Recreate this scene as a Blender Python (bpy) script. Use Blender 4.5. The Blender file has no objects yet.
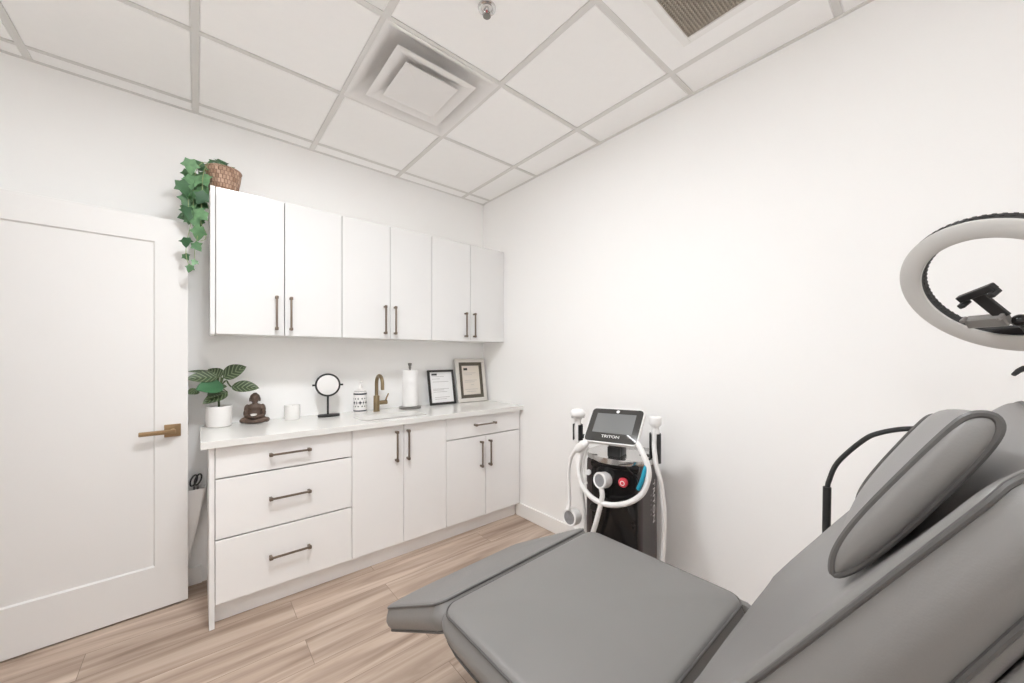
import bpy, bmesh, math, random
from mathutils import Vector, Matrix, Euler
random.seed(7)
PI = math.pi
S = bpy.context.scene
COL = S.collection

# ------------------------------------------------------------------ materials
def mat(name, col, rough=.5, metal=0., var=0., scale=8., bump=0., bscale=60., spec=.5, coat=0., trans=0., ior=1.45):
    m = bpy.data.materials.new(name); m.use_nodes = True
    nt = m.node_tree; N = nt.nodes; L = nt.links
    b = N['Principled BSDF']
    b.inputs['Roughness'].default_value = rough
    b.inputs['Metallic'].default_value = metal
    b.inputs['Specular IOR Level'].default_value = spec
    b.inputs['Coat Weight'].default_value = coat
    b.inputs['Coat Roughness'].default_value = .05
    b.inputs['Transmission Weight'].default_value = trans
    b.inputs['IOR'].default_value = ior
    tc = N.new('ShaderNodeTexCoord')
    no = N.new('ShaderNodeTexNoise'); no.inputs['Scale'].default_value = scale; no.inputs['Detail'].default_value = 4
    L.new(tc.outputs['Object'], no.inputs['Vector'])
    mx = N.new('ShaderNodeMix'); mx.data_type = 'RGBA'
    lo = [max(0, c * (1 - var)) for c in col]; hi = [min(1, c * (1 + var)) for c in col]
    mx.inputs[6].default_value = (*lo, 1); mx.inputs[7].default_value = (*hi, 1)
    L.new(no.outputs['Fac'], mx.inputs[0]); L.new(mx.outputs[2], b.inputs['Base Color'])
    if bump:
        n2 = N.new('ShaderNodeTexNoise'); n2.inputs['Scale'].default_value = bscale; n2.inputs['Detail'].default_value = 3
        L.new(tc.outputs['Object'], n2.inputs['Vector'])
        bp = N.new('ShaderNodeBump'); bp.inputs['Strength'].default_value = bump; bp.inputs['Distance'].default_value = .01
        L.new(n2.outputs['Fac'], bp.inputs['Height']); L.new(bp.outputs['Normal'], b.inputs['Normal'])
    return m

def emis(name, col, strength):
    m = bpy.data.materials.new(name); m.use_nodes = True
    b = m.node_tree.nodes['Principled BSDF']
    b.inputs['Base Color'].default_value = (.9, .9, .9, 1)
    b.inputs['Emission Color'].default_value = (*col, 1)
    b.inputs['Emission Strength'].default_value = strength
    return m

M = {}
M['wall'] = mat('wall_paint', (.93, .928, .922), .7, var=.006, scale=3, bump=.03, bscale=180)
M['ceil'] = mat('ceiling_tile_board', (.965, .965, .96), .85, var=.015, scale=25, bump=.06, bscale=220)
M['tee'] = mat('ceiling_grid_metal', (.73, .722, .705), .5, var=.03)
M['trim'] = mat('baseboard_paint', (.88, .875, .86), .4, var=.01)
M['door'] = mat('door_paint', (.80, .792, .782), .42, var=.01, scale=4)
M['gloss'] = mat('gloss_white_laminate', (.77, .769, .764), .12, var=.008, coat=.3)
M['satin'] = mat('satin_white_laminate', (.855, .848, .842), .3, var=.01)
M['carc'] = mat('white_melamine', (.80, .79, .77), .45, var=.01)
M['bronze'] = mat('brushed_bronze', (.215, .17, .135), .38, .7, var=.1, scale=40)
M['brass'] = mat('antique_brass', (.33, .225, .125), .34, .8, var=.12, scale=30)
M['gold'] = mat('brushed_gold', (.27, .205, .12), .32, .85, var=.1, scale=30)
M['leather'] = mat('grey_leatherette', (.185, .178, .172), .42, var=.05, scale=6, bump=.05, bscale=420, spec=.55)
M['pipe'] = mat('leatherette_piping_groove_shade', (.085, .081, .078), .4, var=.05)  # cushion leather darkened, the shade of the seam groove put into its colour
M['black'] = mat('black_plastic', (.018, .018, .019), .4, var=.1)
M['mblack'] = mat('matte_black_metal', (.03, .03, .03), .45, .3, var=.1)
M['pianoblk'] = mat('gloss_black_panel', (.010, .009, .009), .12, var=.1, spec=.35, coat=.1)
M['brownm'] = mat('dark_bronze_panel', (.05, .038, .038), .38, .0, var=.06)
M['wplast'] = mat('white_plastic', (.82, .81, .80), .3, var=.01)
M['hose'] = mat('white_hose_rubber', (.84, .83, .82), .35, var=.02)
M['chrome'] = mat('chrome', (.62, .61, .6), .15, 1., var=.03)
M['steel'] = mat('brushed_steel', (.27, .26, .25), .3, .9, var=.06, scale=30)
M['red'] = mat('red_plastic', (.62, .05, .07), .3, var=.06)
M['teal'] = mat('teal_tape', (.02, .32, .46), .4, var=.08)
M['bezel'] = mat('dark_grey_glass', (.055, .053, .05), .15, var=.05)
M['screen'] = mat('grey_lcd', (.20, .205, .205), .12, var=.03, scale=3)
M['gface'] = mat('grey_connector_face', (.26, .26, .27), .4, var=.3, scale=60)
M['diff'] = mat('ring_diffuser', (.60, .59, .57), .5, var=.01)
M['ring'] = mat('black_ring_housing', (.03, .03, .03), .5, var=.1)
M['pot'] = mat('white_ceramic', (.80, .785, .77), .45, var=.02)
M['soil'] = mat('dark_soil', (.03, .022, .016), .9, var=.4, scale=60, bump=.5)
M['statue'] = mat('brown_resin', (.105, .07, .052), .4, .15, var=.55, scale=28, bump=.5, bscale=70)
M['wax'] = mat('white_wax', (.86, .84, .80), .5, var=.01)
M['milk'] = mat('milk_white_glass', (.86, .85, .83), .08, var=.01, coat=.4)
M['mirror'] = mat('mirror_glass', (.74, .735, .73), .02, 1., var=.005)
M['paper'] = mat('paper_towel', (.87, .865, .86), .85, var=.015, scale=40, bump=.15, bscale=120)
M['doc'] = mat('white_document', (.80, .80, .80), .35, var=.05, scale=14)
M['doc2'] = mat('cream_document', (.70, .64, .57), .35, var=.05, scale=14)
M['ink'] = mat('grey_ink', (.42, .41, .40), .5, var=.05)
M['dink'] = mat('dark_ink', (.05, .048, .045), .5, var=.05)
M['fblack'] = mat('black_frame', (.03, .028, .027), .4, var=.6, scale=70)
M['fwhite'] = mat('whitewashed_frame', (.68, .65, .61), .45, var=.06, scale=30)
M['mount'] = mat('dark_bronze_mount', (.10, .085, .062), .4, var=.15, scale=30)
M['stem'] = mat('green_stem', (.07, .10, .04), .5, var=.2)
M['vine'] = mat('pale_vine', (.30, .36, .17), .5, var=.2)
M['cavity'] = mat('dark_duct', (.06, .055, .05), .8, var=.1)
M['crate'] = mat('beige_eggcrate', (.50, .45, .38), .5, var=.05)
M['navy'] = mat('navy_glaze', (.035, .04, .055), .3, var=.1)
M['grey_glaze'] = mat('grey_glaze', (.50, .50, .51), .3, var=.06)
M['panel_light'] = emis('led_panel', (.962, .98, 1.0), 95.)
M['panel_fill'] = emis('added_fill_panel', (.962, .98, 1.0), 14.)  # unseen fill panel, added to brighten the room by bounce off the rear walls
M['clampgrey'] = mat('grey_clamp_plastic', (.22, .21, .20), .4, var=.05)

def floor_mat():
    m = bpy.data.materials.new('wood_plank_vinyl'); m.use_nodes = True
    nt = m.node_tree; N = nt.nodes; L = nt.links; b = N['Principled BSDF']
    tc = N.new('ShaderNodeTexCoord')
    br = N.new('ShaderNodeTexBrick'); br.offset = .37; br.offset_frequency = 2
    br.inputs['Scale'].default_value = 1; br.inputs['Brick Width'].default_value = 1.22; br.inputs['Row Height'].default_value = .18
    br.inputs['Mortar Size'].default_value = .0012; br.inputs['Mortar Smooth'].default_value = .3
    br.inputs['Color1'].default_value = (0, 0, 0, 1); br.inputs['Color2'].default_value = (1, 1, 1, 1); br.inputs['Mortar'].default_value = (.5, .5, .5, 1)
    br.inputs['Bias'].default_value = 0
    L.new(tc.outputs['Object'], br.inputs['Vector'])
    # grain: noise stretched along x, shifted per plank
    mp = N.new('ShaderNodeMapping'); mp.inputs['Scale'].default_value = (.7, 9, 1)
    L.new(tc.outputs['Object'], mp.inputs['Vector'])
    ad = N.new('ShaderNodeVectorMath'); ad.operation = 'MULTIPLY_ADD'
    ad.inputs[1].default_value = (9, 5, 7)
    L.new(br.outputs['Color'], ad.inputs[0]); L.new(mp.outputs['Vector'], ad.inputs[2])
    n1 = N.new('ShaderNodeTexNoise'); n1.inputs['Scale'].default_value = 1.5; n1.inputs['Detail'].default_value = 6; n1.inputs['Roughness'].default_value = .55; n1.inputs['Distortion'].default_value = .6
    L.new(ad.outputs[0], n1.inputs['Vector'])
    cr = N.new('ShaderNodeValToRGB')
    e = cr.color_ramp.elements
    e[0].position = .30; e[0].color = (.265, .19, .145, 1)
    e[1].position = .68; e[1].color = (.60, .495, .415, 1)
    e2 = e.new(.50); e2.color = (.455, .355, .285, 1)
    L.new(n1.outputs['Fac'], cr.inputs['Fac'])
    pm = N.new('ShaderNodeMix'); pm.data_type = 'RGBA'; pm.blend_type = 'MULTIPLY'; pm.inputs[0].default_value = 1
    tone = N.new('ShaderNodeMix'); tone.data_type = 'RGBA'
    tone.inputs[6].default_value = (.86, .84, .82, 1); tone.inputs[7].default_value = (1.1, 1.1, 1.1, 1)
    L.new(br.outputs['Color'], tone.inputs[0])
    L.new(cr.outputs['Color'], pm.inputs[6]); L.new(tone.outputs[2], pm.inputs[7])
    seam = N.new('ShaderNodeMix'); seam.data_type = 'RGBA'
    L.new(br.outputs['Fac'], seam.inputs[0]); L.new(pm.outputs[2], seam.inputs[6]); seam.inputs[7].default_value = (.19, .14, .105, 1)
    L.new(seam.outputs[2], b.inputs['Base Color'])
    b.inputs['Roughness'].default_value = .5
    return m
M['floor'] = floor_mat()

def quartz_mat():
    m = mat('white_quartz', (.77, .765, .74), .12, var=.02, scale=4)
    return m
M['quartz'] = quartz_mat()

def basket_mat():
    m = bpy.data.materials.new('woven_wicker'); m.use_nodes = True
    nt = m.node_tree; N = nt.nodes; L = nt.links; b = N['Principled BSDF']
    tc = N.new('ShaderNodeTexCoord'); mp = N.new('ShaderNodeMapping')
    L.new(tc.outputs['UV'], mp.inputs['Vector']); mp.inputs['Scale'].default_value = (1, 1, 1)
    br = N.new('ShaderNodeTexBrick'); br.offset = .5
    br.inputs['Scale'].default_value = 1; br.inputs['Brick Width'].default_value = .034; br.inputs['Row Height'].default_value = .062
    br.inputs['Mortar Size'].default_value = .006; br.inputs['Mortar Smooth'].default_value = 1.0
    br.inputs['Color1'].default_value = (.34, .20, .13, 1); br.inputs['Color2'].default_value = (.60, .41, .30, 1); br.inputs['Mortar'].default_value = (.20, .11, .07, 1)
    L.new(mp.outputs['Vector'], br.inputs['Vector']); L.new(br.outputs['Color'], b.inputs['Base Color'])
    bp = N.new('ShaderNodeBump'); bp.inputs['Strength'].default_value = .8; bp.inputs['Distance'].default_value = .004; bp.invert = True
    L.new(br.outputs['Fac'], bp.inputs['Height']); L.new(bp.outputs['Normal'], b.inputs['Normal'])
    b.inputs['Roughness'].default_value = .6
    return m
M['wicker'] = basket_mat()

def leaf_mat(name, dark, light, stripes):
    m = bpy.data.materials.new(name); m.use_nodes = True
    nt = m.node_tree; N = nt.nodes; L = nt.links; b = N['Principled BSDF']
    tc = N.new('ShaderNodeTexCoord'); sp = N.new('ShaderNodeSeparateXYZ'); L.new(tc.outputs['UV'], sp.inputs[0])
    if stripes:                       # feathered veins: sine of (length - |width|)
        su = N.new('ShaderNodeMath'); su.operation = 'SUBTRACT'; su.inputs[1].default_value = .5; L.new(sp.outputs['Y'], su.inputs[0])
        ab = N.new('ShaderNodeMath'); ab.operation = 'ABSOLUTE'; L.new(su.outputs[0], ab.inputs[0])
        mu = N.new('ShaderNodeMath'); mu.operation = 'MULTIPLY_ADD'; mu.inputs[1].default_value = -.55; L.new(ab.outputs[0], mu.inputs[0]); L.new(sp.outputs['X'], mu.inputs[2])
        m2 = N.new('ShaderNodeMath'); m2.operation = 'MULTIPLY'; m2.inputs[1].default_value = 38; L.new(mu.outputs[0], m2.inputs[0])
        si = N.new('ShaderNodeMath'); si.operation = 'SINE'; L.new(m2.outputs[0], si.inputs[0])
        cr = N.new('ShaderNodeValToRGB'); cr.color_ramp.elements[0].position = .35; cr.color_ramp.elements[1].position = .85
        L.new(si.outputs[0], cr.inputs['Fac']); fac = cr.outputs['Color']
    else:
        no = N.new('ShaderNodeTexNoise'); no.inputs['Scale'].default_value = 30; L.new(tc.outputs['Object'], no.inputs['Vector'])
        ma = N.new('ShaderNodeMath'); ma.operation = 'MULTIPLY'; L.new(no.outputs['Fac'], ma.inputs[0]); L.new(sp.outputs['X'], ma.inputs[1])
        mb = N.new('ShaderNodeMath'); mb.operation = 'MULTIPLY'; mb.inputs[1].default_value = 1.7; mb.use_clamp = True; L.new(ma.outputs[0], mb.inputs[0]); fac = mb.outputs[0]
    mx = N.new('ShaderNodeMix'); mx.data_type = 'RGBA'; L.new(fac, mx.inputs[0])
    mx.inputs[6].default_value = (*dark, 1); mx.inputs[7].default_value = (*light, 1)
    L.new(mx.outputs[2], b.inputs['Base Color']); b.inputs['Roughness'].default_value = .42
    return m
M['cala'] = leaf_mat('striped_leaf', (.035, .06, .025), (.20, .25, .14), True)
M['cala2'] = leaf_mat('plain_leaf', (.035, .12, .05), (.06, .18, .08), False)
M['ivy'] = leaf_mat('ivy_leaf', (.022, .085, .03), (.17, .34, .16), False)

# ------------------------------------------------------------------ mesh helpers
def box(bm, x0, x1, y0, y1, z0, z1, bev=0., seg=2):
    r = bmesh.ops.create_cube(bm, size=1)
    vs = r['verts']
    for v in vs:
        v.co = Vector((x0 + (v.co.x + .5) * (x1 - x0), y0 + (v.co.y + .5) * (y1 - y0), z0 + (v.co.z + .5) * (z1 - z0)))
    if bev:
        es = list({e for v in vs for e in v.link_edges})
        bmesh.ops.bevel(bm, geom=es, offset=bev, segments=seg, profile=.5, affect='EDGES')
    return vs

def bx(*a, **k):
    bm = bmesh.new(); box(bm, *a, **k); return bm

def lathe(bm, prof, c=(0, 0, 0), seg=32, mtx=None, uv=False):
    rings = []
    for r, z in prof:
        if r < 1e-6: rings.append([bm.verts.new(Vector((0, 0, z)))])
        else: rings.append([bm.verts.new(Vector((r * math.cos(2 * PI * i / seg), r * math.sin(2 * PI * i / seg), z))) for i in range(seg)])
    lay = bm.loops.layers.uv.verify() if uv else None
    n = len(prof)
    for k, (a, b) in enumerate(zip(rings, rings[1:])):
        for i in range(seg):
            j = (i + 1) % seg
            if len(a) == 1 and len(b) == 1: continue
            if len(a) == 1: f = bm.faces.new((a[0], b[j], b[i])); 
            elif len(b) == 1: f = bm.faces.new((a[i], a[j], b[0]))
            else:
                f = bm.faces.new((a[i], a[j], b[j], b[i]))
                if uv:
                    q = [(i / seg, k / (n - 1)), ((i + 1) / seg, k / (n - 1)), ((i + 1) / seg, (k + 1) / (n - 1)), (i / seg, (k + 1) / (n - 1))]
                    for l, t in zip(f.loops, q): l[lay].uv = t
            f.smooth = True
    vs = [v for r in rings for v in r]
    T = Matrix.Translation(Vector(c)) @ (mtx or Matrix())
    for v in vs: v.co = T @ v.co
    return vs

def catmull(pts, n=8, closed=False):
    P = [Vector(p) for p in pts]; out = []
    m = len(P); rng = range(m) if closed else range(m - 1)
    for i in rng:
        p1, p2 = P[i], P[(i + 1) % m]
        p0 = P[i - 1] if (closed or i > 0) else p1 * 2 - p2
        p3 = P[(i + 2) % m] if (closed or i + 2 < m) else p2 * 2 - p1
        for k in range(n):
            t = k / n
            out.append(.5 * ((2 * p1) + (p2 - p0) * t + (2 * p0 - 5 * p1 + 4 * p2 - p3) * t * t + (3 * p1 - p0 - 3 * p2 + p3) * t ** 3))
    if not closed: out.append(P[-1].copy())
    return out

def tube(bm, pts, r, seg=10, closed=False, cap=True, flat=None):
    P = [Vector(p) for p in pts]; n = len(P)
    R = r if hasattr(r, '__len__') else [r] * n
    up = None; rings = []
    for i in range(n):
        if closed: t = P[(i + 1) % n] - P[i - 1]
        else: t = P[min(i + 1, n - 1)] - P[max(i - 1, 0)]
        if t.length < 1e-9: t = Vector((0, 0, 1))
        t.normalize()
        if up is None:
            up = t.orthogonal().normalized()
        up = (up - t * up.dot(t))
        if up.length < 1e-6: up = t.orthogonal()
        up.normalize(); sd = t.cross(up)
        rings.append([bm.verts.new(P[i] + (up * math.cos(2 * PI * k / seg) + sd * math.sin(2 * PI * k / seg)) * R[i]) for k in range(seg)])
    rr = range(n) if closed else range(n - 1)
    for i in rr:
        a, b = rings[i], rings[(i + 1) % n]
        sh = 0
        if closed and i == n - 1:      # match the seam
            sh = min(range(seg), key=lambda s: (a[0].co - b[s].co).length)
        for k in range(seg):
            f = bm.faces.new((a[k], a[(k + 1) % seg], b[(k + 1 + sh) % seg], b[(k + sh) % seg])); f.smooth = True
    if cap and not closed:
        bm.faces.new(rings[0][::-1]); bm.faces.new(rings[-1])

def tb(pts, r, **k):
    bm = bmesh.new(); tube(bm, pts, r, **k); return bm

def prism(bm, poly, d, o, ax, ay, az, bev=0.):
    """poly in (ax, ay) plane extruded along az by d, from origin o"""
    o, ax, ay, az = Vector(o), Vector(ax), Vector(ay), Vector(az)
    a = [bm.verts.new(o + ax * x + ay * y) for x, y in poly]
    b = [bm.verts.new(o + ax * x + ay * y + az * d) for x, y in poly]
    fs = [bm.faces.new(a[::-1]), bm.faces.new(b)]
    n = len(poly)
    for i in range(n):
        fs.append(bm.faces.new((a[i], a[(i + 1) % n], b[(i + 1) % n], b[i])))
    if bev:
        es = list({e for f in fs[:2] for e in f.edges})
        bmesh.ops.bevel(bm, geom=es, offset=bev, segments=2, profile=.5, affect='EDGES')

def rrect(w, h, r, n=6, cx=0., cy=0.):
    out = []
    r = min(r, w / 2 - 1e-5, h / 2 - 1e-5)
    for qx, qy, a0 in ((1, 1, 0), (-1, 1, 90), (-1, -1, 180), (1, -1, 270)):
        for k in range(n + 1):
            a = math.radians(a0 + 90 * k / n)
            out.append((cx + qx * (w / 2 - r) + r * math.cos(a), cy + qy * (h / 2 - r) + r * math.sin(a)))
    return out

# ------------------------------------------------------------------ object helpers
def thing(name, label, cat, loc=(0, 0, 0), rz=0., group=None):
    o = bpy.data.objects.new(name, None); COL.objects.link(o)
    o.location = loc; o.rotation_euler = (0, 0, rz); o.empty_display_size = .05
    o['label'] = label; o['category'] = cat
    if group: o['group'] = group
    return o

def root_mtx(o):
    while o.parent: o = o.parent
    return Matrix.Translation(o.location) @ o.rotation_euler.to_matrix().to_4x4()

def part(name, bm, m, parent=None, world=True, smooth=True, ang=35, label=None):
    """links bm as ONE mesh object; vertices given in world space unless world=False"""
    if parent is not None and world: bm.transform(root_mtx(parent).inverted())
    bmesh.ops.recalc_face_normals(bm, faces=bm.faces)
    me = bpy.data.meshes.new(name); bm.to_mesh(me); bm.free()
    for mm in (m if isinstance(m, (list, tuple)) else [m]): me.materials.append(mm)
    if smooth:
        me.polygons.foreach_set('use_smooth', [True] * len(me.polygons))
        me.set_sharp_from_angle(angle=math.radians(ang))
    o = bpy.data.objects.new(name, me); COL.objects.link(o)
    if parent is not None: o.parent = parent
    if label: o['label'] = label
    return o

def tag(o, label, cat, group=None):
    o['label'] = label; o['category'] = cat
    if group: o['group'] = group
    return o

def struct(name, bm, m, parent=None, label=None, smooth=False):
    o = part(name, bm, m, parent, smooth=smooth)
    if parent is None: o['kind'] = 'structure'
    if label: o['label'] = label
    return o

def text_bm(s, size, ext):
    c = bpy.data.curves.new('lettering', 'FONT'); c.body = s; c.size = size; c.extrude = ext
    c.align_x = 'CENTER'; c.align_y = 'CENTER'
    o = bpy.data.objects.new('lettering', c); COL.objects.link(o)
    bpy.context.view_layer.update()
    me = bpy.data.meshes.new_from_object(o)
    bm = bmesh.new(); bm.from_mesh(me)
    bpy.data.objects.remove(o); bpy.data.curves.remove(c); bpy.data.meshes.remove(me)
    return bm

# ------------------------------------------------------------------ room
H = 2.747
XL, YF = -2.95, -3.75
T = .6096
GX, GY = -.2376, -.1127

struct('floor', bx(XL - 1.2, .1, YF - .1, .1, -.06, 0), M['floor'])
struct('wall_back', bx(XL - .12, .12, 0, .12, -.02, H + .35), M['wall'])
struct('wall_right', bx(0, .12, YF, 0, -.02, H + .35), M['wall'])
struct('wall_front', bx(XL - .12, .12, YF - .12, YF, -.02, H + .35), M['wall'])
bm = bmesh.new()
DY1, DY0, DH = -.225, -1.065, 2.07        # doorway in the left wall
box(bm, XL - .12, XL, DY1, 0, -.02, H + .35)
box(bm, XL - .12, XL, YF, DY0, -.02, H + .35)
box(bm, XL - .12, XL, DY0, DY1, DH, H + .35)
struct('wall_left', bm, M['wall'])
bm = bmesh.new()
box(bm, XL - 1.22, XL - 1.1, -1.6, .3, -.02, 2.6); box(bm, XL - 1.2, XL - .1, .2, .3, -.02, 2.6)
box(bm, XL - 1.2, XL - .1, -1.6, -1.5, -.02, 2.6); box(bm, XL - 1.2, XL - .1, -1.6, .3, 2.5, 2.6)
struct('wall_hall', bm, M['wall'])
# casing of the doorway
bm = bmesh.new()
box(bm, XL, XL + .014, DY1, DY1 + .06, 0, DH + .06, .003); box(bm, XL, XL + .014, DY0 - .06, DY0, 0, DH + .06, .003)
box(bm, XL, XL + .014, DY0, DY1, DH, DH + .06, .003)
struct('trim_1', bm, M['trim'])

bm = bmesh.new(); box(bm, -.014, 0, YF, -.478, 0, .108, .004); struct('baseboard_right', bm, M['trim'])
bm = bmesh.new(); box(bm, XL, -2.036, -.014, 0, 0, .105, .004); struct('baseboard_back', bm, M['trim'])
bm = bmesh.new(); box(bm, XL, XL + .014, YF, DY0 - .06, 0, .108, .004); struct('baseboard_left', bm, M['trim'])
bm = bmesh.new(); box(bm, XL, 0, YF, YF + .014, 0, .108, .004); struct('baseboard_front', bm, M['trim'])

# ceiling: lay-in tiles, the grid and the wall angle
xs = [0.] + [GX - k * T for k in range(6) if GX - k * T > XL] + [XL]
ys = [0.] + [GY - k * T for k in range(8) if GY - k * T > YF] + [YF]
VENT = (-1.4568, -1.3319); GRILLE = (-.8472, -2.5511)
LIGHTS = [(-2.0664, -1.9415), (-2.676, -3.1607)]
special = [VENT, GRILLE] + LIGHTS
bm = bmesh.new()
TW = .012
for i in range(len(xs) - 1):
    for j in range(len(ys) - 1):
        x1, x0, y1, y0 = xs[i], xs[i + 1], ys[j], ys[j + 1]
        if any(abs(x0 - a) < .01 and abs(y0 - b) < .01 for a, b in special): continue
        e = .003
        box(bm, x0 + e, x1 - e, y0 + e, y1 - e, H + .006, H + .022)
        g = TW + .004
        if x1 - x0 > .1 and y1 - y0 > .1:
            box(bm, x0 + g, x1 - g, y0 + g, y1 - g, H + .0005, H + .007, .0025, 1)
        else:
            box(bm, x0 + e, x1 - e, y0 + e, y1 - e, H + .003, H + .02)
box(bm, XL - .1, .1, YF - .1, .1, H + .33, H + .36)
struct('ceiling', bm, M['ceil'])
bm = bmesh.new()
for x in xs[1:-1]: box(bm, x - .0145, x + .0145, YF, 0, H - .001, H + .0045); box(bm, x - .001, x + .001, YF, 0, H + .004, H + .03)
for y in ys[1:-1]: box(bm, XL, 0, y - TW, y + TW, H, H + .004); box(bm, XL, 0, y - .001, y + .001, H + .004, H + .03)
struct('trim_2', bm, M['tee'])
bm = bmesh.new()
A = .018
box(bm, XL, 0, -A, 0, H - .003, H + .003); box(bm, -A, 0, YF, 0, H - .003, H + .003)
box(bm, XL, XL + A, YF, 0, H - .003, H + .003); box(bm, XL, 0, YF, YF + A, H - .003, H + .003)
struct('trim_3', bm, M['tee'])

# ceiling lights out of frame: the main panel and an added rear fill panel
LL = ['square ceiling light panel nearest the cabinets, above the middle of the room',
      'added square fill light panel in the room corner by the doorway wall, behind the camera']
for (x, y), lab, lm, kin in zip(LIGHTS, LL, ('panel_light', 'panel_fill'), (.13, .03)):
    t = thing('ceiling_light', lab, 'light', (x + T / 2, y + T / 2, H), 0, 'square ceiling light panels')
    cx, cy = x + T / 2, y + T / 2
    bm = bmesh.new(); h = T / 2 - .006; k = h - kin
    box(bm, cx - h, cx + h, cy - h, cy - k, H + .005, H + .03); box(bm, cx - h, cx + h, cy + k, cy + h, H + .005, H + .03)
    box(bm, cx - h, cx - k, cy - k, cy + k, H + .005, H + .03); box(bm, cx + k, cx + h, cy - k, cy + k, H + .005, H + .03)
    part('light_frame', bm, M['trim'], t, smooth=False)
    part('light_diffuser', bx(cx - k, cx + k, cy - k, cy + k, H + .012, H + .02), M[lm], t, smooth=False)

# ceiling diffuser vent
cx, cy = VENT[0] + T / 2, VENT[1] + T / 2
t = thing('ceiling_vent', 'square white stepped air vent with two hanging plates in the ceiling', 'vent', (cx, cy, H))
def sqring(bm, lev, n=8):
    """loft of rounded squares (half, radius, z)"""
    rings = [[bm.verts.new((cx + a, cy + b, z)) for a, b in rrect(2 * h, 2 * h, r, n)] for h, r, z in lev]
    for a, b in zip(rings, rings[1:]):
        for i in range(len(a)):
            j = (i + 1) % len(a); bm.faces.new((a[i], a[j], b[j], b[i]))
    return rings
bm = bmesh.new()
hh = T / 2 - .006
sqring(bm, [(hh, .002, H + .012), (hh, .002, H - .004), (.290, .006, H - .005), (.276, .012, H + .002), (.258, .03, H + .016), (.238, .06, H + .036), (.214, .09, H + .058), (.18, .115, H + .078), (.13, .12, H + .090), (.07, .068, H + .094), (.065, .064, H + .15)])
part('vent_housing', bm, M['wplast'], t, ang=40)
bm = bmesh.new()
sqring(bm, [(.214, .003, H - .010), (.206, .003, H - .011), (.182, .003, H - .007), (.16, .008, H + .004), (.135, .02, H + .022), (.09, .04, H + .046), (.062, .05, H + .054), (.062, .05, H + .058), (.09, .04, H + .050), (.137, .02, H + .026), (.166, .006, H + .006), (.205, .003, H - .004), (.214, .003, H - .010)])
part('outer_plate', bm, M['wplast'], t, ang=40)
bm = bmesh.new()
r = sqring(bm, [(.146, .003, H - .016), (.138, .003, H - .018), (.03, .003, H - .019)])
bm.faces.new(r[-1])
r2 = sqring(bm, [(.146, .003, H - .016), (.143, .003, H - .010), (.03, .003, H - .004)]); bm.faces.new(r2[-1])
bmesh.ops.remove_doubles(bm, verts=bm.verts, dist=1e-5)
part('inner_plate', bm, M['wplast'], t, ang=40)
part('duct_collar', tb([(cx, cy, H + .097), (cx, cy, H + .18)], .06, seg=24), M['cavity'], t)
part('hanger', tb([(cx, cy, H - .006), (cx, cy, H + .1)], .005, seg=10), M['cavity'], t)
for a in (-.17, .17): part('hanger', tb([(cx + a, cy, H - .002), (cx + a, cy, H + .085)], .003, seg=8), M['wplast'], t)

# return-air grille
cx, cy = GRILLE[0] + T / 2, GRILLE[1] + T / 2
t = thing('return_grille', 'beige egg-crate return air grille in a white ceiling panel', 'vent', (cx, cy, H))
def frame4(bm, h, k, z0, z1, bev=0.):
    box(bm, cx - h, cx + h, cy - h, cy - k, z0, z1, bev, 1); box(bm, cx - h, cx + h, cy + k, cy + h, z0, z1, bev, 1)
    box(bm, cx - h, cx - k, cy - k, cy + k, z0, z1, bev, 1); box(bm, cx + k, cx + h, cy - k, cy + k, z0, z1, bev, 1)
bm = bmesh.new(); frame4(bm, T / 2 - .013, .184, H + .0005, H + .02)
part('grille_panel', bm, M['ceil'], t, smooth=False)
bm = bmesh.new(); frame4(bm, .186, .150, H - .008, H + .02, .003)
part('grille_frame', bm, M['trim'], t, smooth=False)
bm = bmesh.new(); n = 22; k = .150
for i in range(n + 1):
    q = -k + 2 * k * i / n
    box(bm, cx + q - .0017, cx + q + .0017, cy - k, cy + k, H - .002, H + .006)
    box(bm, cx - k, cx + k, cy + q - .0017, cy + q + .0017, H - .002, H + .006)
part('egg_crate', bm, M['crate'], t, smooth=False)
bm = bmesh.new(); box(bm, cx - .16, cx + .16, cy - .16, cy + .16, H + .12, H + .125); frame4(bm, .162, .159, H + .02, H + .12)
part('duct', bm, M['cavity'], t, smooth=False)

# sprinkler
sx, sy = -1.157, -1.633
t = thing('sprinkler_head', 'round chrome fire sprinkler head in the ceiling near the top edge', 'sprinkler', (sx, sy, H))
bm = bmesh.new(); lathe(bm, [(.037, H + .001), (.036, H - .004), (.030, H - .007), (.022, H - .004), (.018, H + .012), (0, H + .012)], (sx, sy, 0))
part('escutcheon', bm, M['chrome'], t)
bm = bmesh.new(); lathe(bm, [(.009, H + .012), (.009, H - .008), (.006, H - .012), (.0, H - .012)], (sx, sy, 0), 16)
for s in (-1, 1): tube(bm, catmull([(sx + s * .008, sy, H - .004), (sx + s * .014, sy, H - .014), (sx + s * .011, sy, H - .026), (sx, sy, H - .031)], 5), .0022, 8)
part('yoke', bm, M['chrome'], t)
bm = bmesh.new(); lathe(bm, [(0, H - .031), (.015, H - .0315), (.016, H - .034), (0, H - .035)], (sx, sy, 0), 20)
part('deflector', bm, M['steel'], t)
bm = bmesh.new(); lathe(bm, [(0, H - .012), (.003, H - .014), (.003, H - .028), (0, H - .031)], (sx, sy, 0), 10)
part('bulb', bm, M['red'], t)

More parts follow.
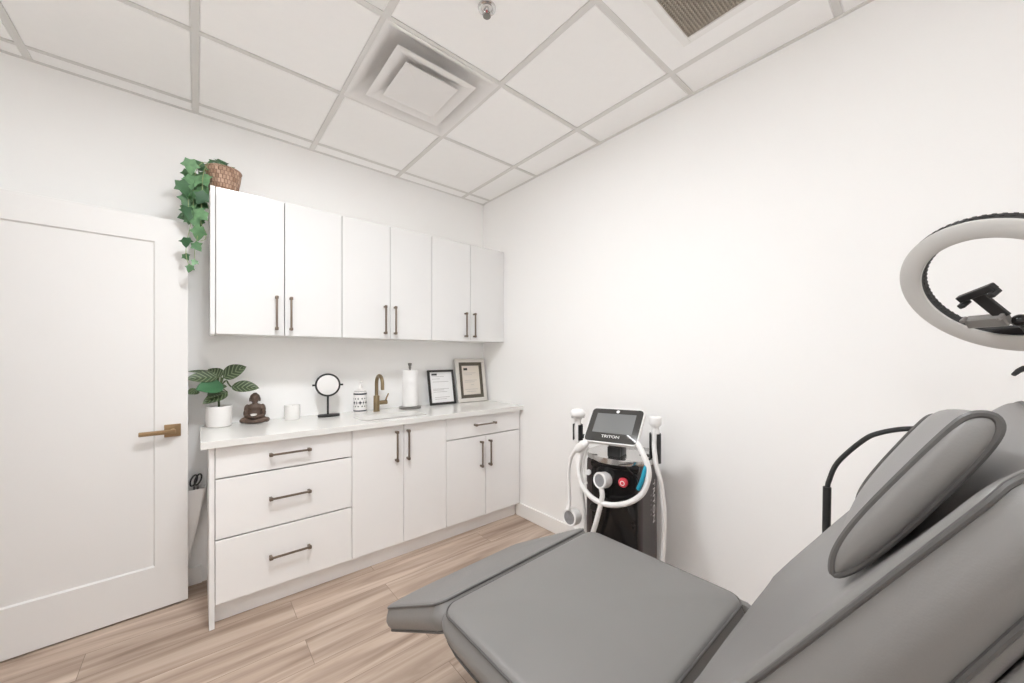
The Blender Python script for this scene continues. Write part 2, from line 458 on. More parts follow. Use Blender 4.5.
# ------------------------------------------------------------------ door, standing open along the back wall
hx, hy = -2.906, -.2175
ux = Vector((-2.097 - hx, -.173 - hy, 0)); DW = ux.length; ux.normalize(); uy = Vector((-ux.y, ux.x, 0))   # uy points to the wall
DM = Matrix(((ux.x, uy.x, 0, hx), (ux.y, uy.y, 0, hy), (0, 0, 1, 0), (0, 0, 0, 1)))
def dpt(a, b, z): return Vector((hx, hy, 0)) + ux * a + uy * b + Vector((0, 0, z))
bm = bmesh.new()
z0, z1, th = .010, 2.052, .038
a0, a1 = .13, DW - .13; pz0, pz1 = .232, 1.926
# slab with a recessed flat panel on both faces
def face_ring(bm, b, sgn):
    o = [(0, z0), (DW, z0), (DW, z1), (0, z1)]; i1 = [(a0, pz0), (a1, pz0), (a1, pz1), (a0, pz1)]
    e = .006; i2 = [(a0 + e, pz0 + e), (a1 - e, pz0 + e), (a1 - e, pz1 - e), (a0 + e, pz1 - e)]
    V = [[bm.verts.new((x, bb, z)) for x, z in L] for L, bb in ((o, b), (i1, b), (i2, b + sgn * .010))]
    for p, q in zip(V, V[1:]):
        for k in range(4): bm.faces.new((p[k], p[(k + 1) % 4], q[(k + 1) % 4], q[k]))
    bm.faces.new(V[2]); return V[0]
A_ = face_ring(bm, 0, 1); B_ = face_ring(bm, th, -1)
for k in range(4): bm.faces.new((A_[k], A_[(k + 1) % 4], B_[(k + 1) % 4], B_[k]))
bm.transform(DM)
door = struct('door_1', bm, M['door'])
def dhandle(b, sg):
    bm = bmesh.new()
    q = DW - .062; z = .934
    vs = box(bm, q - .033, q + .033, min(b, b + sg * .009), max(b, b + sg * .009), z - .033, z + .033, .002)
    bm.transform(DM); rose = part('handle_rose', bm, M['brass'], door)
    bm = bmesh.new()
    pts = [(q, b + sg * .008, z), (q, b + sg * .040, z)]
    tube(bm, pts, .0115, 16)
    box(bm, q - .128, q + .012, min(b + sg * .038, b + sg * .052), max(b + sg * .038, b + sg * .052), z - .011, z + .011, .003)
    bm.transform(DM); part('lever_handle', bm, M['brass'], door, label='antique brass lever')
dhandle(0, -1); dhandle(th, 1)
bm = bmesh.new(); box(bm, DW - .001, DW + .0015, .008, .030, .90, .965); bm.transform(DM); part('latch_plate', bm, M['brass'], door, smooth=False)
bm = bmesh.new()
for z in (.25, 1.03, 1.82): lathe(bm, [(0, z - .045), (.007, z - .045), (.007, z + .045), (0, z + .045)], (hx - .004, hy - .004, 0), 12)
part('hinge', bm, M['brass'], door)

# ------------------------------------------------------------------ wall cabinets
def pull(parent, x, y, z, L, horizontal, m=None):
    """bar pull standing off a front at y, its bar centred at (x, z)"""
    m = m or M['bronze']; bm = bmesh.new(); s = .0052; off = .030
    k = off / (y + 2.864); x -= k * (x + 2.06); z -= k * (z - 1.332)      # the bar stands proud of the front
    if horizontal: box(bm, x - L / 2, x + L / 2, y - off - s, y - off + s, z - s, z + s, .002)
    else: box(bm, x - s, x + s, y - off - s, y - off + s, z - L / 2, z + L / 2, .002)
    for k in (-1, 1):
        if horizontal: px, pz = x + k * (L / 2 - .010), z
        else: px, pz = x, z + k * (L / 2 - .010)
        box(bm, px - .0065, px + .0065, y - off, y, pz - .0065, pz + .0065, .0015)
        box(bm, px - .0085, px + .0085, y - off - .0075, y - off + .006, pz - .0085, pz + .0085, .002)
    part('handle', bm, m, parent, label='dark bronze bar handle')

UZ0, UZ1, UF = 1.447, 2.238, -.3125
def front(name, parent, x0, x1, z0, z1, y, m, th=.019, g=.002):
    return part(name, bx(x0 + g, x1 - g, y, y + th, z0 + g, z1 - g, .0012, 1), m, parent, smooth=False)
def carcass(bm, x0, x1, yf, z0, z1, t=.018, back=-.003, lid=True):
    box(bm, x0, x0 + t, yf, back, z0, z1); box(bm, x1 - t, x1, yf, back, z0, z1)
    box(bm, x0 + t, x1 - t, yf, back, z0, z0 + t)
    if lid: box(bm, x0 + t, x1 - t, yf, back, z1 - t, z1)
    box(bm, x0 + t, x1 - t, back - .01, back, z0 + t, z1 - t)
uppers = [(-1.984, -1.665, -1.344, -1.703, -1.629, 'gloss white wall cabinet under the ivy basket, leftmost of the three'),
          (-1.344, -1.025, -.702, -1.055, -.983, 'gloss white wall cabinet above the soap dispenser and faucet, middle of the three'),
          (-.702, -.353, -.003, -.387, -.304, 'gloss white wall cabinet in the room corner above the framed certificates')]
for n, (xa, xm, xb, h1, h2, lab) in enumerate(uppers):
    t = thing('upper_cabinet', lab, 'cabinet', ((xa + xb) / 2, -.15, UZ0), 0, 'wall cabinets above the counter')
    bm = bmesh.new(); carcass(bm, xa + .0008, xb - .0008, UF + .021, UZ0 + .002, UZ1 - .002)
    part('cabinet_body', bm, M['carc'], t, smooth=False)
    if n == 0:
        part('side_panel', bx(-2.006, -1.985, UF, -.003, UZ0, UZ1, .001, 1), M['gloss'], t, smooth=False)
    for (p, q, hxx) in ((xa, xm, h1), (xm, xb, h2)):
        d = front('door', t, p, q, UZ0, UZ1, UF, M['gloss'])
        pull(d, hxx, UF, 1.581, .20, False)

# ------------------------------------------------------------------ base cabinets
BF, KY, CZ = -.535, -.478, .92
BT = .884
bxs = [(-1.993, -1.350), (-1.350, -.708), (-.708, -.006)]
def base_body(t, xa, xb, lid=True):
    bm = bmesh.new(); carcass(bm, xa + .0008, xb - .0008, BF + .021, .105, BT, lid=lid)
    part('cabinet_body', bm, M['carc'], t, smooth=False)
    part('toe_kick', bx(xa, xb, KY, KY + .016, 0, .1045), M['satin'], t, smooth=False)
xa, xb = bxs[0]
t = thing('drawer_cabinet', 'white base cabinet of three stacked drawers at the left end of the counter', 'cabinet', ((xa + xb) / 2, -.27, 0), 0, 'base cabinets under the counter')
base_body(t, xa, xb)
part('end_panel', bx(-2.015, -1.994, BF - .004, -.003, 0, BT, .001, 1), M['satin'], t, smooth=False)
for z0, z1, hz in ((.728, .882, .806), (.428, .724, .572), (.110, .424, .260)):
    d = front('drawer', t, xa, xb, z0, z1, BF, M['satin']); pull(d, -1.668, BF, hz, .20, True)
xa, xb = bxs[1]
t = thing('sink_cabinet', 'white base cabinet with two tall doors under the sink', 'cabinet', ((xa + xb) / 2, -.27, 0), 0, 'base cabinets under the counter')
base_body(t, xa, xb, False)
for p, q, hxx in ((xa, -1.024, -1.066), (-1.024, xb, -.987)):
    d = front('door', t, p, q, .110, .882, BF, M['satin']); pull(d, hxx, BF, .742, .20, False)
xa, xb = bxs[2]
t = thing('corner_cabinet', 'white base cabinet with one drawer above two doors beside the right wall', 'cabinet', ((xa + xb) / 2, -.27, 0), 0, 'base cabinets under the counter')
base_body(t, xa, xb - .012)
xb -= .008
d = front('drawer', t, xa, xb, .726, .882, BF, M['satin']); pull(d, -.355, BF, .806, .20, True)
for p, q, hxx in ((xa, -.362, -.390), (-.362, xb, -.309)):
    d = front('door', t, p, q, .110, .722, BF, M['satin']); pull(d, hxx, BF, .577, .20, False)
part('filler', bx(xb + .001, -.001, BF + .02, BF + .036, .0, BT), M['satin'], t, smooth=False)

# countertop with a sink cut-out
SX0, SX1, SY0, SY1 = -1.262, -.828, -.505, -.262
CX0, CX1, CY0, CY1, CB = -2.048, -.001, -.570, -.001, .886
bm = bmesh.new()
def ringpts(n=6): return rrect(SX1 - SX0, SY1 - SY0, .03, n, (SX0 + SX1) / 2, (SY0 + SY1) / 2)
rp = ringpts()
out4 = []
def outer_pt(x, y):
    # project hole point to the outer rectangle
    cxx, cyy = (SX0 + SX1) / 2, (SY0 + SY1) / 2
    dx, dy = x - cxx, y - cyy
    s = 1e9
    if dx > 1e-9: s = min(s, (CX1 - cxx) / dx)
    if dx < -1e-9: s = min(s, (CX0 - cxx) / dx)
    if dy > 1e-9: s = min(s, (CY1 - cyy) / dy)
    if dy < -1e-9: s = min(s, (CY0 - cyy) / dy)
    return (cxx + dx * s, cyy + dy * s)
# add the outer corners by inserting hole points whose rays hit them
import math as _m
cxx, cyy = (SX0 + SX1) / 2, (SY0 + SY1) / 2
angs = sorted(((_m.atan2(y - cyy, x - cxx)), x, y, *outer_pt(x, y)) for x, y in rp)
for X_, Y_ in ((CX0, CY0), (CX1, CY0), (CX1, CY1), (CX0, CY1)):
    a = _m.atan2(Y_ - cyy, X_ - cxx)
    # hole point on the same ray
    dx, dy = X_ - cxx, Y_ - cyy
    s = min((SX1 - SX0) / 2 / abs(dx), (SY1 - SY0) / 2 / abs(dy))
    angs.append((a, cxx + dx * s, cyy + dy * s, X_, Y_))
angs.sort()
def lay(z): return [bm.verts.new((a[1], a[2], z)) for a in angs], [bm.verts.new((a[3], a[4], z)) for a in angs]
ti, to = lay(CZ); bi, bo = lay(CB)
n = len(angs)
for k in range(n):
    j = (k + 1) % n
    bm.faces.new((ti[k], ti[j], to[j], to[k])); bm.faces.new((bi[k], bo[k], bo[j], bi[j]))
    bm.faces.new((ti[k], bi[k], bi[j], ti[j])); bm.faces.new((to[k], to[j], bo[j], bo[k]))
es = [e for e in bm.edges if e.verts[0] in to and e.verts[1] in to]
o = part('countertop', bm, M['quartz'], None, smooth=False)
tag(o, 'long white quartz countertop running above the base cabinets', 'countertop')
bv = o.modifiers.new('edge', 'BEVEL'); bv.width = .002; bv.segments = 2; bv.limit_method = 'ANGLE'; bv.angle_limit = math.radians(60)

# sink basin under the cut-out
t = thing('sink', 'white undermount sink basin set in the countertop below the faucet', 'sink', ((SX0 + SX1) / 2, (SY0 + SY1) / 2, .72))
def sk(gro, z, r): return [bm.verts.new((a, b, z)) for a, b in rrect(SX1 - SX0 + gro, SY1 - SY0 + gro, r, 6, (SX0 + SX1) / 2, (SY0 + SY1) / 2)]
bm = bmesh.new()
R_ = [sk(.05, CB - .001, .05), sk(.05, CB - .006, .05), sk(.012, CB - .006, .035), sk(.006, .76, .035), sk(-.03, .728, .04), sk(-.03, .722, .04), sk(.018, .752, .035), sk(.018, CB - .010, .035)]
R_ = [sk(.05, CB - .006, .05), sk(.008, CB - .006, .033), sk(.0, .765, .035), sk(-.04, .735, .045)]
for a, b in zip(R_, R_[1:]):
    for i in range(len(a)): bm.faces.new((a[i], a[(i + 1) % len(a)], b[(i + 1) % len(a)], b[i]))
bm.faces.new(R_[-1])
ob = part('basin', bm, M['wplast'], t)
sm = ob.modifiers.new('wall', 'SOLIDIFY'); sm.thickness = .004; sm.offset = 1
bm = bmesh.new(); lathe(bm, [(0, .7365), (.03, .7365), (.034, .739), (.036, .736), (.036, .734)], (-1.045, -.38, 0), 24)
part('drain', bm, M['chrome'], t)

# ------------------------------------------------------------------ faucet
fx, fy = -1.043, -.10
t = thing('faucet', 'brushed gold gooseneck faucet behind the sink', 'faucet', (fx, fy, CZ))
bm = bmesh.new(); lathe(bm, [(0, CZ), (.025, CZ), (.025, CZ + .004), (.0215, CZ + .007), (.0215, CZ + .112), (.019, CZ + .116), (0, CZ + .116)], (fx, fy, 0), 28)
part('faucet_body', bm, M['gold'], t)
pts = [(fx, fy, CZ + .11), (fx, fy, CZ + .20)]
rad = .058
for k in range(0, 13):
    a = PI - PI * k / 12
    pts.append((fx, fy - rad - rad * math.cos(a), CZ + .207 + rad * math.sin(a)))
pts.append((fx, fy - 2 * rad, CZ + .165))
part('spout', tb(pts, .0125, seg=16), M['gold'], t)
bm = bmesh.new(); tube(bm, [(fx + .018, fy, CZ + .062), (fx + .078, fy, CZ + .062)], .0155, 18)
part('valve', bm, M['gold'], t)
part('lever', tb([(fx + .068, fy, CZ + .072), (fx + .074, fy - .004, CZ + .095), (fx + .086, fy - .012, CZ + .128)], [.006, .0055, .0045], seg=10), M['brass'], t)

# ------------------------------------------------------------------ soap dispenser
sx, sy = -1.166, -.115
t = thing('soap_dispenser', 'white ceramic soap dispenser with dark painted pattern beside the faucet', 'dispenser', (sx, sy, CZ))
R = .044
bm = bmesh.new(); lathe(bm, [(0, CZ), (R - .003, CZ), (R, CZ + .004), (R, CZ + .150), (R - .003, CZ + .156), (R - .014, CZ + .166), (.018, CZ + .174), (.014, CZ + .176), (.014, CZ + .183), (0, CZ + .183)], (sx, sy, 0), 36)
part('bottle', bm, M['pot'], t)
for za, zb in ((.016, .025), (.134, .145)):
    bm = bmesh.new(); lathe(bm, [(R - .002, CZ + za), (R + .0008, CZ + za), (R + .0008, CZ + zb), (R - .002, CZ + zb)], (sx, sy, 0), 36); part('band', bm, M['navy'], t)
bm = bmesh.new()
for za, zb in ((.154, .159),): lathe(bm, [(R - .008, CZ + za), (R - .0015, CZ + za), (R - .006, CZ + zb), (R - .012, CZ + zb)], (sx, sy, 0), 36)
part('band', bm, M['navy'], t)
bm = bmesh.new()
def dia(ang, z, w, h, bmx):
    vs = []
    for a_, z_ in ((-w, 0), (-w * .3, -h * .3), (0, -h), (w * .3, -h * .3), (w, 0), (w * .3, h * .3), (0, h), (-w * .3, h * .3)):
        a = ang + a_ / R; vs.append(bmx.verts.new((sx + (R + .0008) * math.cos(a), sy + (R + .0008) * math.sin(a), CZ + z + z_)))
    c = bmx.verts.new((sx + (R + .001) * math.cos(ang), sy + (R + .001) * math.sin(ang), CZ + z))
    for i in range(8): bmx.faces.new((vs[i], vs[(i + 1) % 8], c))
for k in range(6):
    a = math.radians(-108 + 60 * k)
    dia(a, .078, .015, .016, bm)
    for s in (-1, 1):
        for z in (.052, .106): dia(a + s * math.radians(17), z, .0075, .008, bm)
    dia(a + math.radians(30), .078, .006, .018, bm)
part('pattern', bm, M['navy'], t, smooth=False)
bm = bmesh.new(); lathe(bm, [(0, CZ + .18), (.016, CZ + .181), (.0155, CZ + .192), (.010, CZ + .200), (.006, CZ + .206), (.0055, CZ + .228), (.0, CZ + .235)], (sx, sy, 0), 20)
tube(bm, [(sx, sy, CZ + .226), (sx + .004, sy - .02, CZ + .227), (sx + .007, sy - .034, CZ + .222)], .0045, 10)
part('pump', bm, M['wplast'], t)

# ------------------------------------------------------------------ paper towel holder
px, py = -.787, -.115
t = thing('paper_towel_holder', 'upright steel paper towel holder with a full white roll on the counter', 'paper towel holder', (px, py, CZ))
bm = bmesh.new(); lathe(bm, [(0, CZ), (.082, CZ), (.084, CZ + .004), (.084, CZ + .012), (.078, CZ + .016), (.0, CZ + .018)], (px, py, 0), 40)
part('base', bm, M['steel'], t)
bm = bmesh.new(); lathe(bm, [(.006, CZ + .016), (.006, CZ + .306), (.009, CZ + .310), (.0105, CZ + .318), (.009, CZ + .326), (.013, CZ + .338), (.016, CZ + .350), (.012, CZ + .353), (0, CZ + .348)], (px, py, 0), 20)
part('rod', bm, M['steel'], t)
bm = bmesh.new(); z0, z1 = CZ + .019, CZ + .298
lathe(bm, [(.019, z0), (.056, z0), (.0575, z0 + .002), (.0575, z1 - .002), (.056, z1), (.019, z1), (.019, z0)], (px, py, 0), 40)
part('towel_roll', bm, M['paper'], t)

# ------------------------------------------------------------------ vanity mirror
mx_, my_ = -1.382, -.125
t = thing('vanity_mirror', 'small round black vanity mirror on a stand on the counter', 'mirror', (mx_, my_, CZ))
bm = bmesh.new(); prism(bm, rrect(.135, .075, .034, 8), .014, (mx_ + .006, my_, CZ), (1, 0, 0), (0, 1, 0), (0, 0, 1), .003)
part('base', bm, M['mblack'], t)
part('stem', tb([(mx_, my_, CZ + .012), (mx_, my_, CZ + .142)], .0065, seg=14), M['mblack'], t)
mz = CZ + .213
tl = Matrix.Translation((mx_, my_, mz)) @ Matrix.Rotation(math.radians(-12), 4, 'Z') @ Matrix.Rotation(math.radians(84), 4, 'X')
bm = bmesh.new(); lathe(bm, [(.066, .005), (.068, .009), (.076, .008), (.0785, 0), (.076, -.007), (.070, -.008), (.0, -.007), ], (0, 0, 0), 48, tl)
part('mirror_frame', bm, M['mblack'], t)
bm = bmesh.new(); lathe(bm, [(.0665, .0045), (.0, .005)], (0, 0, 0), 48, tl); part('mirror_glass', bm, M['mirror'], t)
for s in (-1, 1):
    d = (tl.to_3x3() @ Vector((s, 0, 0)))
    c = Vector((mx_, my_, mz)); part('pivot_knob', tb([c + d * .075, c + d * .094], .0062, seg=12), M['mblack'], t)

# ------------------------------------------------------------------ candle
cx_, cy_ = -1.588, -.095
t = thing('candle', 'white candle in a white jar on the counter between the statue and mirror', 'candle', (cx_, cy_, CZ))
bm = bmesh.new(); lathe(bm, [(0, CZ), (.042, CZ), (.0455, CZ + .006), (.0460, CZ + .05), (.0455, CZ + .090), (.0440, CZ + .0915), (.0425, CZ + .090), (.0425, CZ + .066), (0, CZ + .066)], (cx_, cy_, 0), 36)
part('jar', bm, M['milk'], t)
bm = bmesh.new(); lathe(bm, [(.0424, CZ + .067), (.036, CZ + .073), (.012, CZ + .0735), (0, CZ + .073)], (cx_, cy_, 0), 36)
part('wax', bm, M['wax'], t)
part('wick', tb([(cx_, cy_, CZ + .073), (cx_ + .001, cy_, CZ + .083), (cx_ + .004, cy_, CZ + .088)], .0012, seg=6), M['dink'], t)

# ------------------------------------------------------------------ framed certificates leaning on the wall
def leaning(name, label, x0, x1, h, yb, lean, fw, fm, group, build):
    t = thing(name, label, 'picture frame', ((x0 + x1) / 2, yb, CZ), 0, group)
    L = math.hypot(h, lean); W = x1 - x0
    az = Vector((0, lean, h)).normalized(); ax = Vector((1, 0, 0)); an = ax.cross(az)   # an points to the room (-y)
    if an.y > 0: an = -an
    mt = Matrix(((ax.x, az.x, an.x, x0), (ax.y, az.y, an.y, yb), (ax.z, az.z, an.z, CZ + .001), (0, 0, 0, 1)))
    def rect(bm, a0, a1, b0, b1, d0, d1, bev=0.): 
        vs = box(bm, a0, a1, b0, b1, d0, d1, bev, 1)
    build(t, mt, rect, W, L)
    return t
def border(bm, rect, W, L, i0, i1, d0, d1, bev=0.):
    rect(bm, i0, W - i0, i0, i1, d0, d1, bev); rect(bm, i0, W - i0, L - i1, L - i0, d0, d1, bev)
    rect(bm, i0, i1, i1, L - i1, d0, d1, bev); rect(bm, W - i1, W - i0, i1, L - i1, d0, d1, bev)
def b1(t, mt, rect, W, L):
    bm = bmesh.new(); border(bm, rect, W, L, 0, .018, -.008, .010, .002)
    
    for k in range(15):
        z = .018 + (L - .036) * k / 14
        bmesh.ops.create_icosphere(bm, subdivisions=1, radius=.0075, matrix=Matrix.Translation((.009, z, .010)))
    bm.transform(mt); part('frame', bm, M['fblack'], t)
    bm = bmesh.new(); rect(bm, .016, W - .016, .016, L - .016, -.006, .003); bm.transform(mt); part('document', bm, M['doc'], t, smooth=False)
    bm = bmesh.new(); rect(bm, .035, .085, L - .046, L - .030, .003, .0038); bm.transform(mt); part('heading_mark', bm, M['dink'], t, smooth=False)
    bm = bmesh.new()
    for z, a, b in ((.235, .035, .15), (.215, .035, .11), (.19, .04, .19), (.13, .04, .19), (.12, .04, .14), (.105, .04, .17), (.06, .05, .19), (.045, .05, .16)):
        rect(bm, a, b, z, z + .0035, .003, .0036)
    bm.transform(mt); part('print_lines', bm, M['ink'], t, smooth=False)
    bm = bmesh.new(); rect(bm, .004, W - .004, .004, L - .004, -.009, -.006); bm.transform(mt); part('backing', bm, M['mblack'], t, smooth=False)
leaning('certificate_frame', 'smaller certificate in a thin black beaded frame leaning beside the paper towel', -.597, -.352, .287, -.085, .055, .018, None, 'framed certificates leaning on the wall', b1)
def b2(t, mt, rect, W, L):
    bm = bmesh.new(); border(bm, rect, W, L, 0, .034, -.010, .014, .004); bm.transform(mt); part('frame', bm, M['fwhite'], t)
    bm = bmesh.new(); border(bm, rect, W, L, .030, .064, -.006, .006, .001); bm.transform(mt); part('mount', bm, M['mount'], t, smooth=False)
    bm = bmesh.new(); rect(bm, .060, W - .060, .060, L - .060, -.006, .003); bm.transform(mt); part('document', bm, M['doc2'], t, smooth=False)
    bm = bmesh.new(); rect(bm, .082, .122, L - .105, L - .085, .003, .0038); bm.transform(mt); part('heading_mark', bm, M['dink'], t, smooth=False)
    bm = bmesh.new()
    for z, a, b in ((.255, .085, .21), (.24, .085, .17), (.19, .085, .22), (.175, .085, .19), (.15, .15, .18), (.11, .085, .22), (.09, .1, .2)):
        rect(bm, a, b, z, z + .003, .003, .0036)
    bm.transform(mt); part('print_lines', bm, M['ink'], t, smooth=False)
    bm = bmesh.new(); rect(bm, .005, W - .005, .005, L - .005, -.011, -.006); bm.transform(mt); part('backing', bm, M['mblack'], t, smooth=False)
leaning('certificate_frame', 'larger certificate in a whitewashed frame with dark mount, in the room corner', -.333, -.022, .382, -.088, .060, .034, None, 'framed certificates leaning on the wall', b2)

# ------------------------------------------------------------------ seated statue
def ell(bm, c, r, rot=None):
    m = Matrix.Translation(c) @ (rot or Matrix()) @ Matrix.Diagonal((*r, 1))
    bmesh.ops.create_icosphere(bm, subdivisions=3, radius=1, matrix=m)
sx, sy = -1.790, -.105
t = thing('seated_statue', 'small brown cross-legged meditating statue on the counter beside the plant pot', 'statue', (sx, sy, CZ), math.radians(-14))
bm = bmesh.new()
RY = lambda a: Matrix.Rotation(math.radians(a), 4, 'Y'); RZ = lambda a: Matrix.Rotation(math.radians(a), 4, 'Z')
ell(bm, (0, .005, .014), (.052, .036, .014))
ell(bm, (0, .012, .055), (.036, .028, .045)); ell(bm, (0, .010, .095), (.043, .026, .026)); ell(bm, (0, .012, .075), (.034, .025, .03))
ell(bm, (0, .008, .120), (.014, .014, .016))
ell(bm, (0, .003, .149), (.0235, .024, .029)); ell(bm, (0, .009, .157), (.0262, .0245, .0245)); ell(bm, (0, .012, .178), (.012, .012, .007))
ell(bm, (0, -.0215, .147), (.004, .006, .007)); ell(bm, (0, -.018, .136), (.008, .004, .0028)); ell(bm, (0, -.012, .130), (.009, .007, .006))
ell(bm, (0, -.015, .1555), (.013, .004, .003))
for s in (-1, 1):
    ell(bm, (s * .0255, .008, .143), (.0045, .006, .014))
    ell(bm, (s * .042, .010, .088), (.014, .015, .028), RY(s * -8))
    ell(bm, (s * .046, .000, .060), (.012, .013, .024), RY(s * 4))
    ell(bm, (s * .030, -.020, .044), (.025, .011, .011), RZ(s * 28))
    ell(bm, (s * .010, -.030, .040), (.014, .010, .008))
    ell(bm, (s * .042, -.008, .022), (.034, .024, .018), RZ(s * -28))
    ell(bm, (s * .026, -.030, .016), (.038, .015, .013), RZ(s * 16))
    ell(bm, (s * .062, .004, .018), (.016, .020, .015))
ob = part('figure', bm, M['statue'], t, world=False, ang=180)
ob.location = (0, 0, 0)
rm = ob.modifiers.new('fuse', 'REMESH'); rm.mode = 'VOXEL'; rm.voxel_size = .0022; rm.use_smooth_shade = True
sm = ob.modifiers.new('soft', 'SMOOTH'); sm.factor = .5; sm.iterations = 2
bm = bmesh.new(); lathe(bm, [(0, .046), (.013, .046), (.017, .052), (.017, .056), (.014, .055), (0, .054)], (0, -.036, .004), 20)
part('tealight_dish', bm, M['wax'], t, world=False, label='small pale dish held on the lap')

# ------------------------------------------------------------------ leaves
def leafblade(bm, base, tip, width, normal, droop=.12, fold=.18, n=10, mm=6, mi=0, tipr=1.0, wave=0.):
    """pointed oval leaf with a folded midrib; uv = (along, across)"""
    base, tip = Vector(base), Vector(tip); d = tip - base; L = d.length; d.normalize()
    nn = Vector(normal); nn = (nn - d * nn.dot(d)).normalized(); s = d.cross(nn)
    lay = bm.loops.layers.uv.verify(); rows = []
    for i in range(n + 1):
        u = i / n; w = width / 2 * (math.sin(PI * min(1, u ** .8)) ** .75 if 0 < u < 1 else 0.0) + .0004
        row = []
        for j in range(mm + 1):
            v = j / mm * 2 - 1
            off = -droop * L * (u * u) + fold * w * abs(v) + wave * w * math.sin(u * 16 + v)
            row.append((bm.verts.new(base + d * (L * u) + s * (w * v) + nn * off), (u, (v + 1) / 2)))
        rows.append(row)
    for i in range(n):
        for j in range(mm):
            q = (rows[i][j], rows[i + 1][j], rows[i + 1][j + 1], rows[i][j + 1])
            f = bm.faces.new([a[0] for a in q]); f.smooth = True; f.material_index = mi
            for l, a in zip(f.loops, q): l[lay].uv = a[1]

# potted calathea
px, py = -1.962, -.105
t = thing('potted_plant', 'leafy plant with striped leaves in a white pot on the counter beside the door', 'plant', (px, py, CZ))
bm = bmesh.new(); lathe(bm, [(0, CZ), (.052, CZ), (.0595, CZ + .006), (.0625, CZ + .03), (.0632, CZ + .115), (.0618, CZ + .12), (.0595, CZ + .115), (.0585, CZ + .10), (.0, CZ + .10)], (px, py, 0), 40)
part('pot', bm, M['pot'], t)
bm = bmesh.new(); lathe(bm, [(.0590, CZ + .104), (.03, CZ + .112), (0, CZ + .114)], (px, py, 0), 24); part('soil', bm, M['soil'], t)
LV = [((-1.944, -.10, 1.203), (-1.837, -.13, 1.269), .088, (-.25, -.75, .6), 0),
      ((-1.951, -.09, 1.204), (-2.009, -.07, 1.256), .075, (.2, -.7, .7), 0),
      ((-1.906, -.11, 1.147), (-1.772, -.15, 1.140), .078, (0, -.72, .7), 0),
      ((-1.966, -.11, 1.208), (-2.105, -.155, 1.208), .065, (0, -.8, .6), 0),
      ((-1.968, -.09, 1.217), (-2.10, -.075, 1.250), .06, (0, -.28, .95), 0),
      ((-1.944, -.12, 1.160), (-2.062, -.19, 1.150), .084, (0, -.85, .5), 1),
      ((-1.922, -.11, 1.116), (-2.035, -.18, 1.070), .062, (.2, -.6, .75), 0),
      ((-2.050, -.13, 1.134), (-2.105, -.17, 1.128), .04, (0, -.8, .6), 0),
      ((-1.970, -.10, 1.144), (-1.926, -.12, 1.152), .035, (0, -.7, .7), 0),
      ((-1.975, -.07, 1.17), (-2.02, -.035, 1.235), .06, (.1, -.8, .5), 0),
      ((-1.96, -.11, 1.12), (-2.01, -.185, 1.10), .055, (0, -.5, .85), 0)]
for k, (a, b, w, nrm, mi) in enumerate(LV):
    bm = bmesh.new(); leafblade(bm, a, b, w * 1.16, nrm, .06, .22)
    part('leaf', bm, M['cala2'] if mi else M['cala'], t, label='plain bright green leaf' if mi else None)
bm = bmesh.new()
tube(bm, catmull([(px, py, CZ + .108), (-1.962, -.10, 1.09), (-1.957, -.10, 1.15), (-1.944, -.10, 1.203)], 5), .0055, 8)
tube(bm, catmull([(-1.957, -.10, 1.15), (-1.93, -.105, 1.185), (-1.918, -.11, 1.165), (-1.906, -.11, 1.147)], 5), .004, 8)
for k, (a, b, w, nrm, mi) in enumerate(LV):
    if k in (0, 2): continue
    tube(bm, catmull([(-1.96, -.102, 1.10 + .008 * k), ((a[0] - 1.96) / 2, (a[1] - .10) / 2, (a[2] + 1.12 + .006 * k) / 2), a], 4), .0028, 7)
part('stem', bm, M['stem'], t)

# ivy in a wicker basket on top of the cabinet
bx_, by_ = -1.945, -.205
t = thing('ivy_basket', 'trailing ivy in a small round wicker basket on top of the wall cabinet', 'plant', (bx_, by_, UZ1))
bm = bmesh.new()
lathe(bm, [(.001, UZ1), (.058, UZ1), (.064, UZ1 + .012), (.072, UZ1 + .05), (.079, UZ1 + .09), (.083, UZ1 + .125), (.086, UZ1 + .131), (.083, UZ1 + .136), (.078, UZ1 + .128), (.074, UZ1 + .10)], (bx_, by_, 0), 36, uv=True)
part('basket', bm, M['wicker'], t)
bm = bmesh.new(); lathe(bm, [(.0755, UZ1 + .105), (0, UZ1 + .112)], (bx_, by_, 0), 24); part('soil', bm, M['soil'], t)
def ivyleaf(bm, c, size, nrm, roll):
    lay = bm.loops.layers.uv.verify()
    o = [(0, -.42), (.28, -.5), (.40, -.16), (.62, .04), (.34, .16), (.26, .38), (0, .72), (-.26, .38), (-.34, .16), (-.62, .04), (-.40, -.16), (-.28, -.5)]
    n = Vector(nrm).normalized(); x = Vector((0, 0, 1)).cross(n)
    if x.length < .1: x = Vector((1, 0, 0))
    x.normalize(); y = n.cross(x)
    cr, sr = math.cos(roll), math.sin(roll)
    ex = x * cr + y * sr; ey = y * cr - x * sr
    vs = []
    for a, b in o:
        h = .10 * abs(a) + random.uniform(-.05, .05) - .15 * b * b
        vs.append(bm.verts.new(Vector(c) + (ex * a + ey * b + n * h) * size))
    for v in vs:
        if v.co.z < 2.245 and v.co.x > -2.010 and v.co.y > -.33: v.co.x = -2.010
    cc = bm.verts.new(Vector(c) + n * (-.02 * size)); tone = random.random()
    for i in range(12):
        f = bm.faces.new((vs[i], vs[(i + 1) % 12], cc)); f.smooth = True
        for l in f.loops: l[lay].uv = (tone, 0 if l.vert is cc else 1)
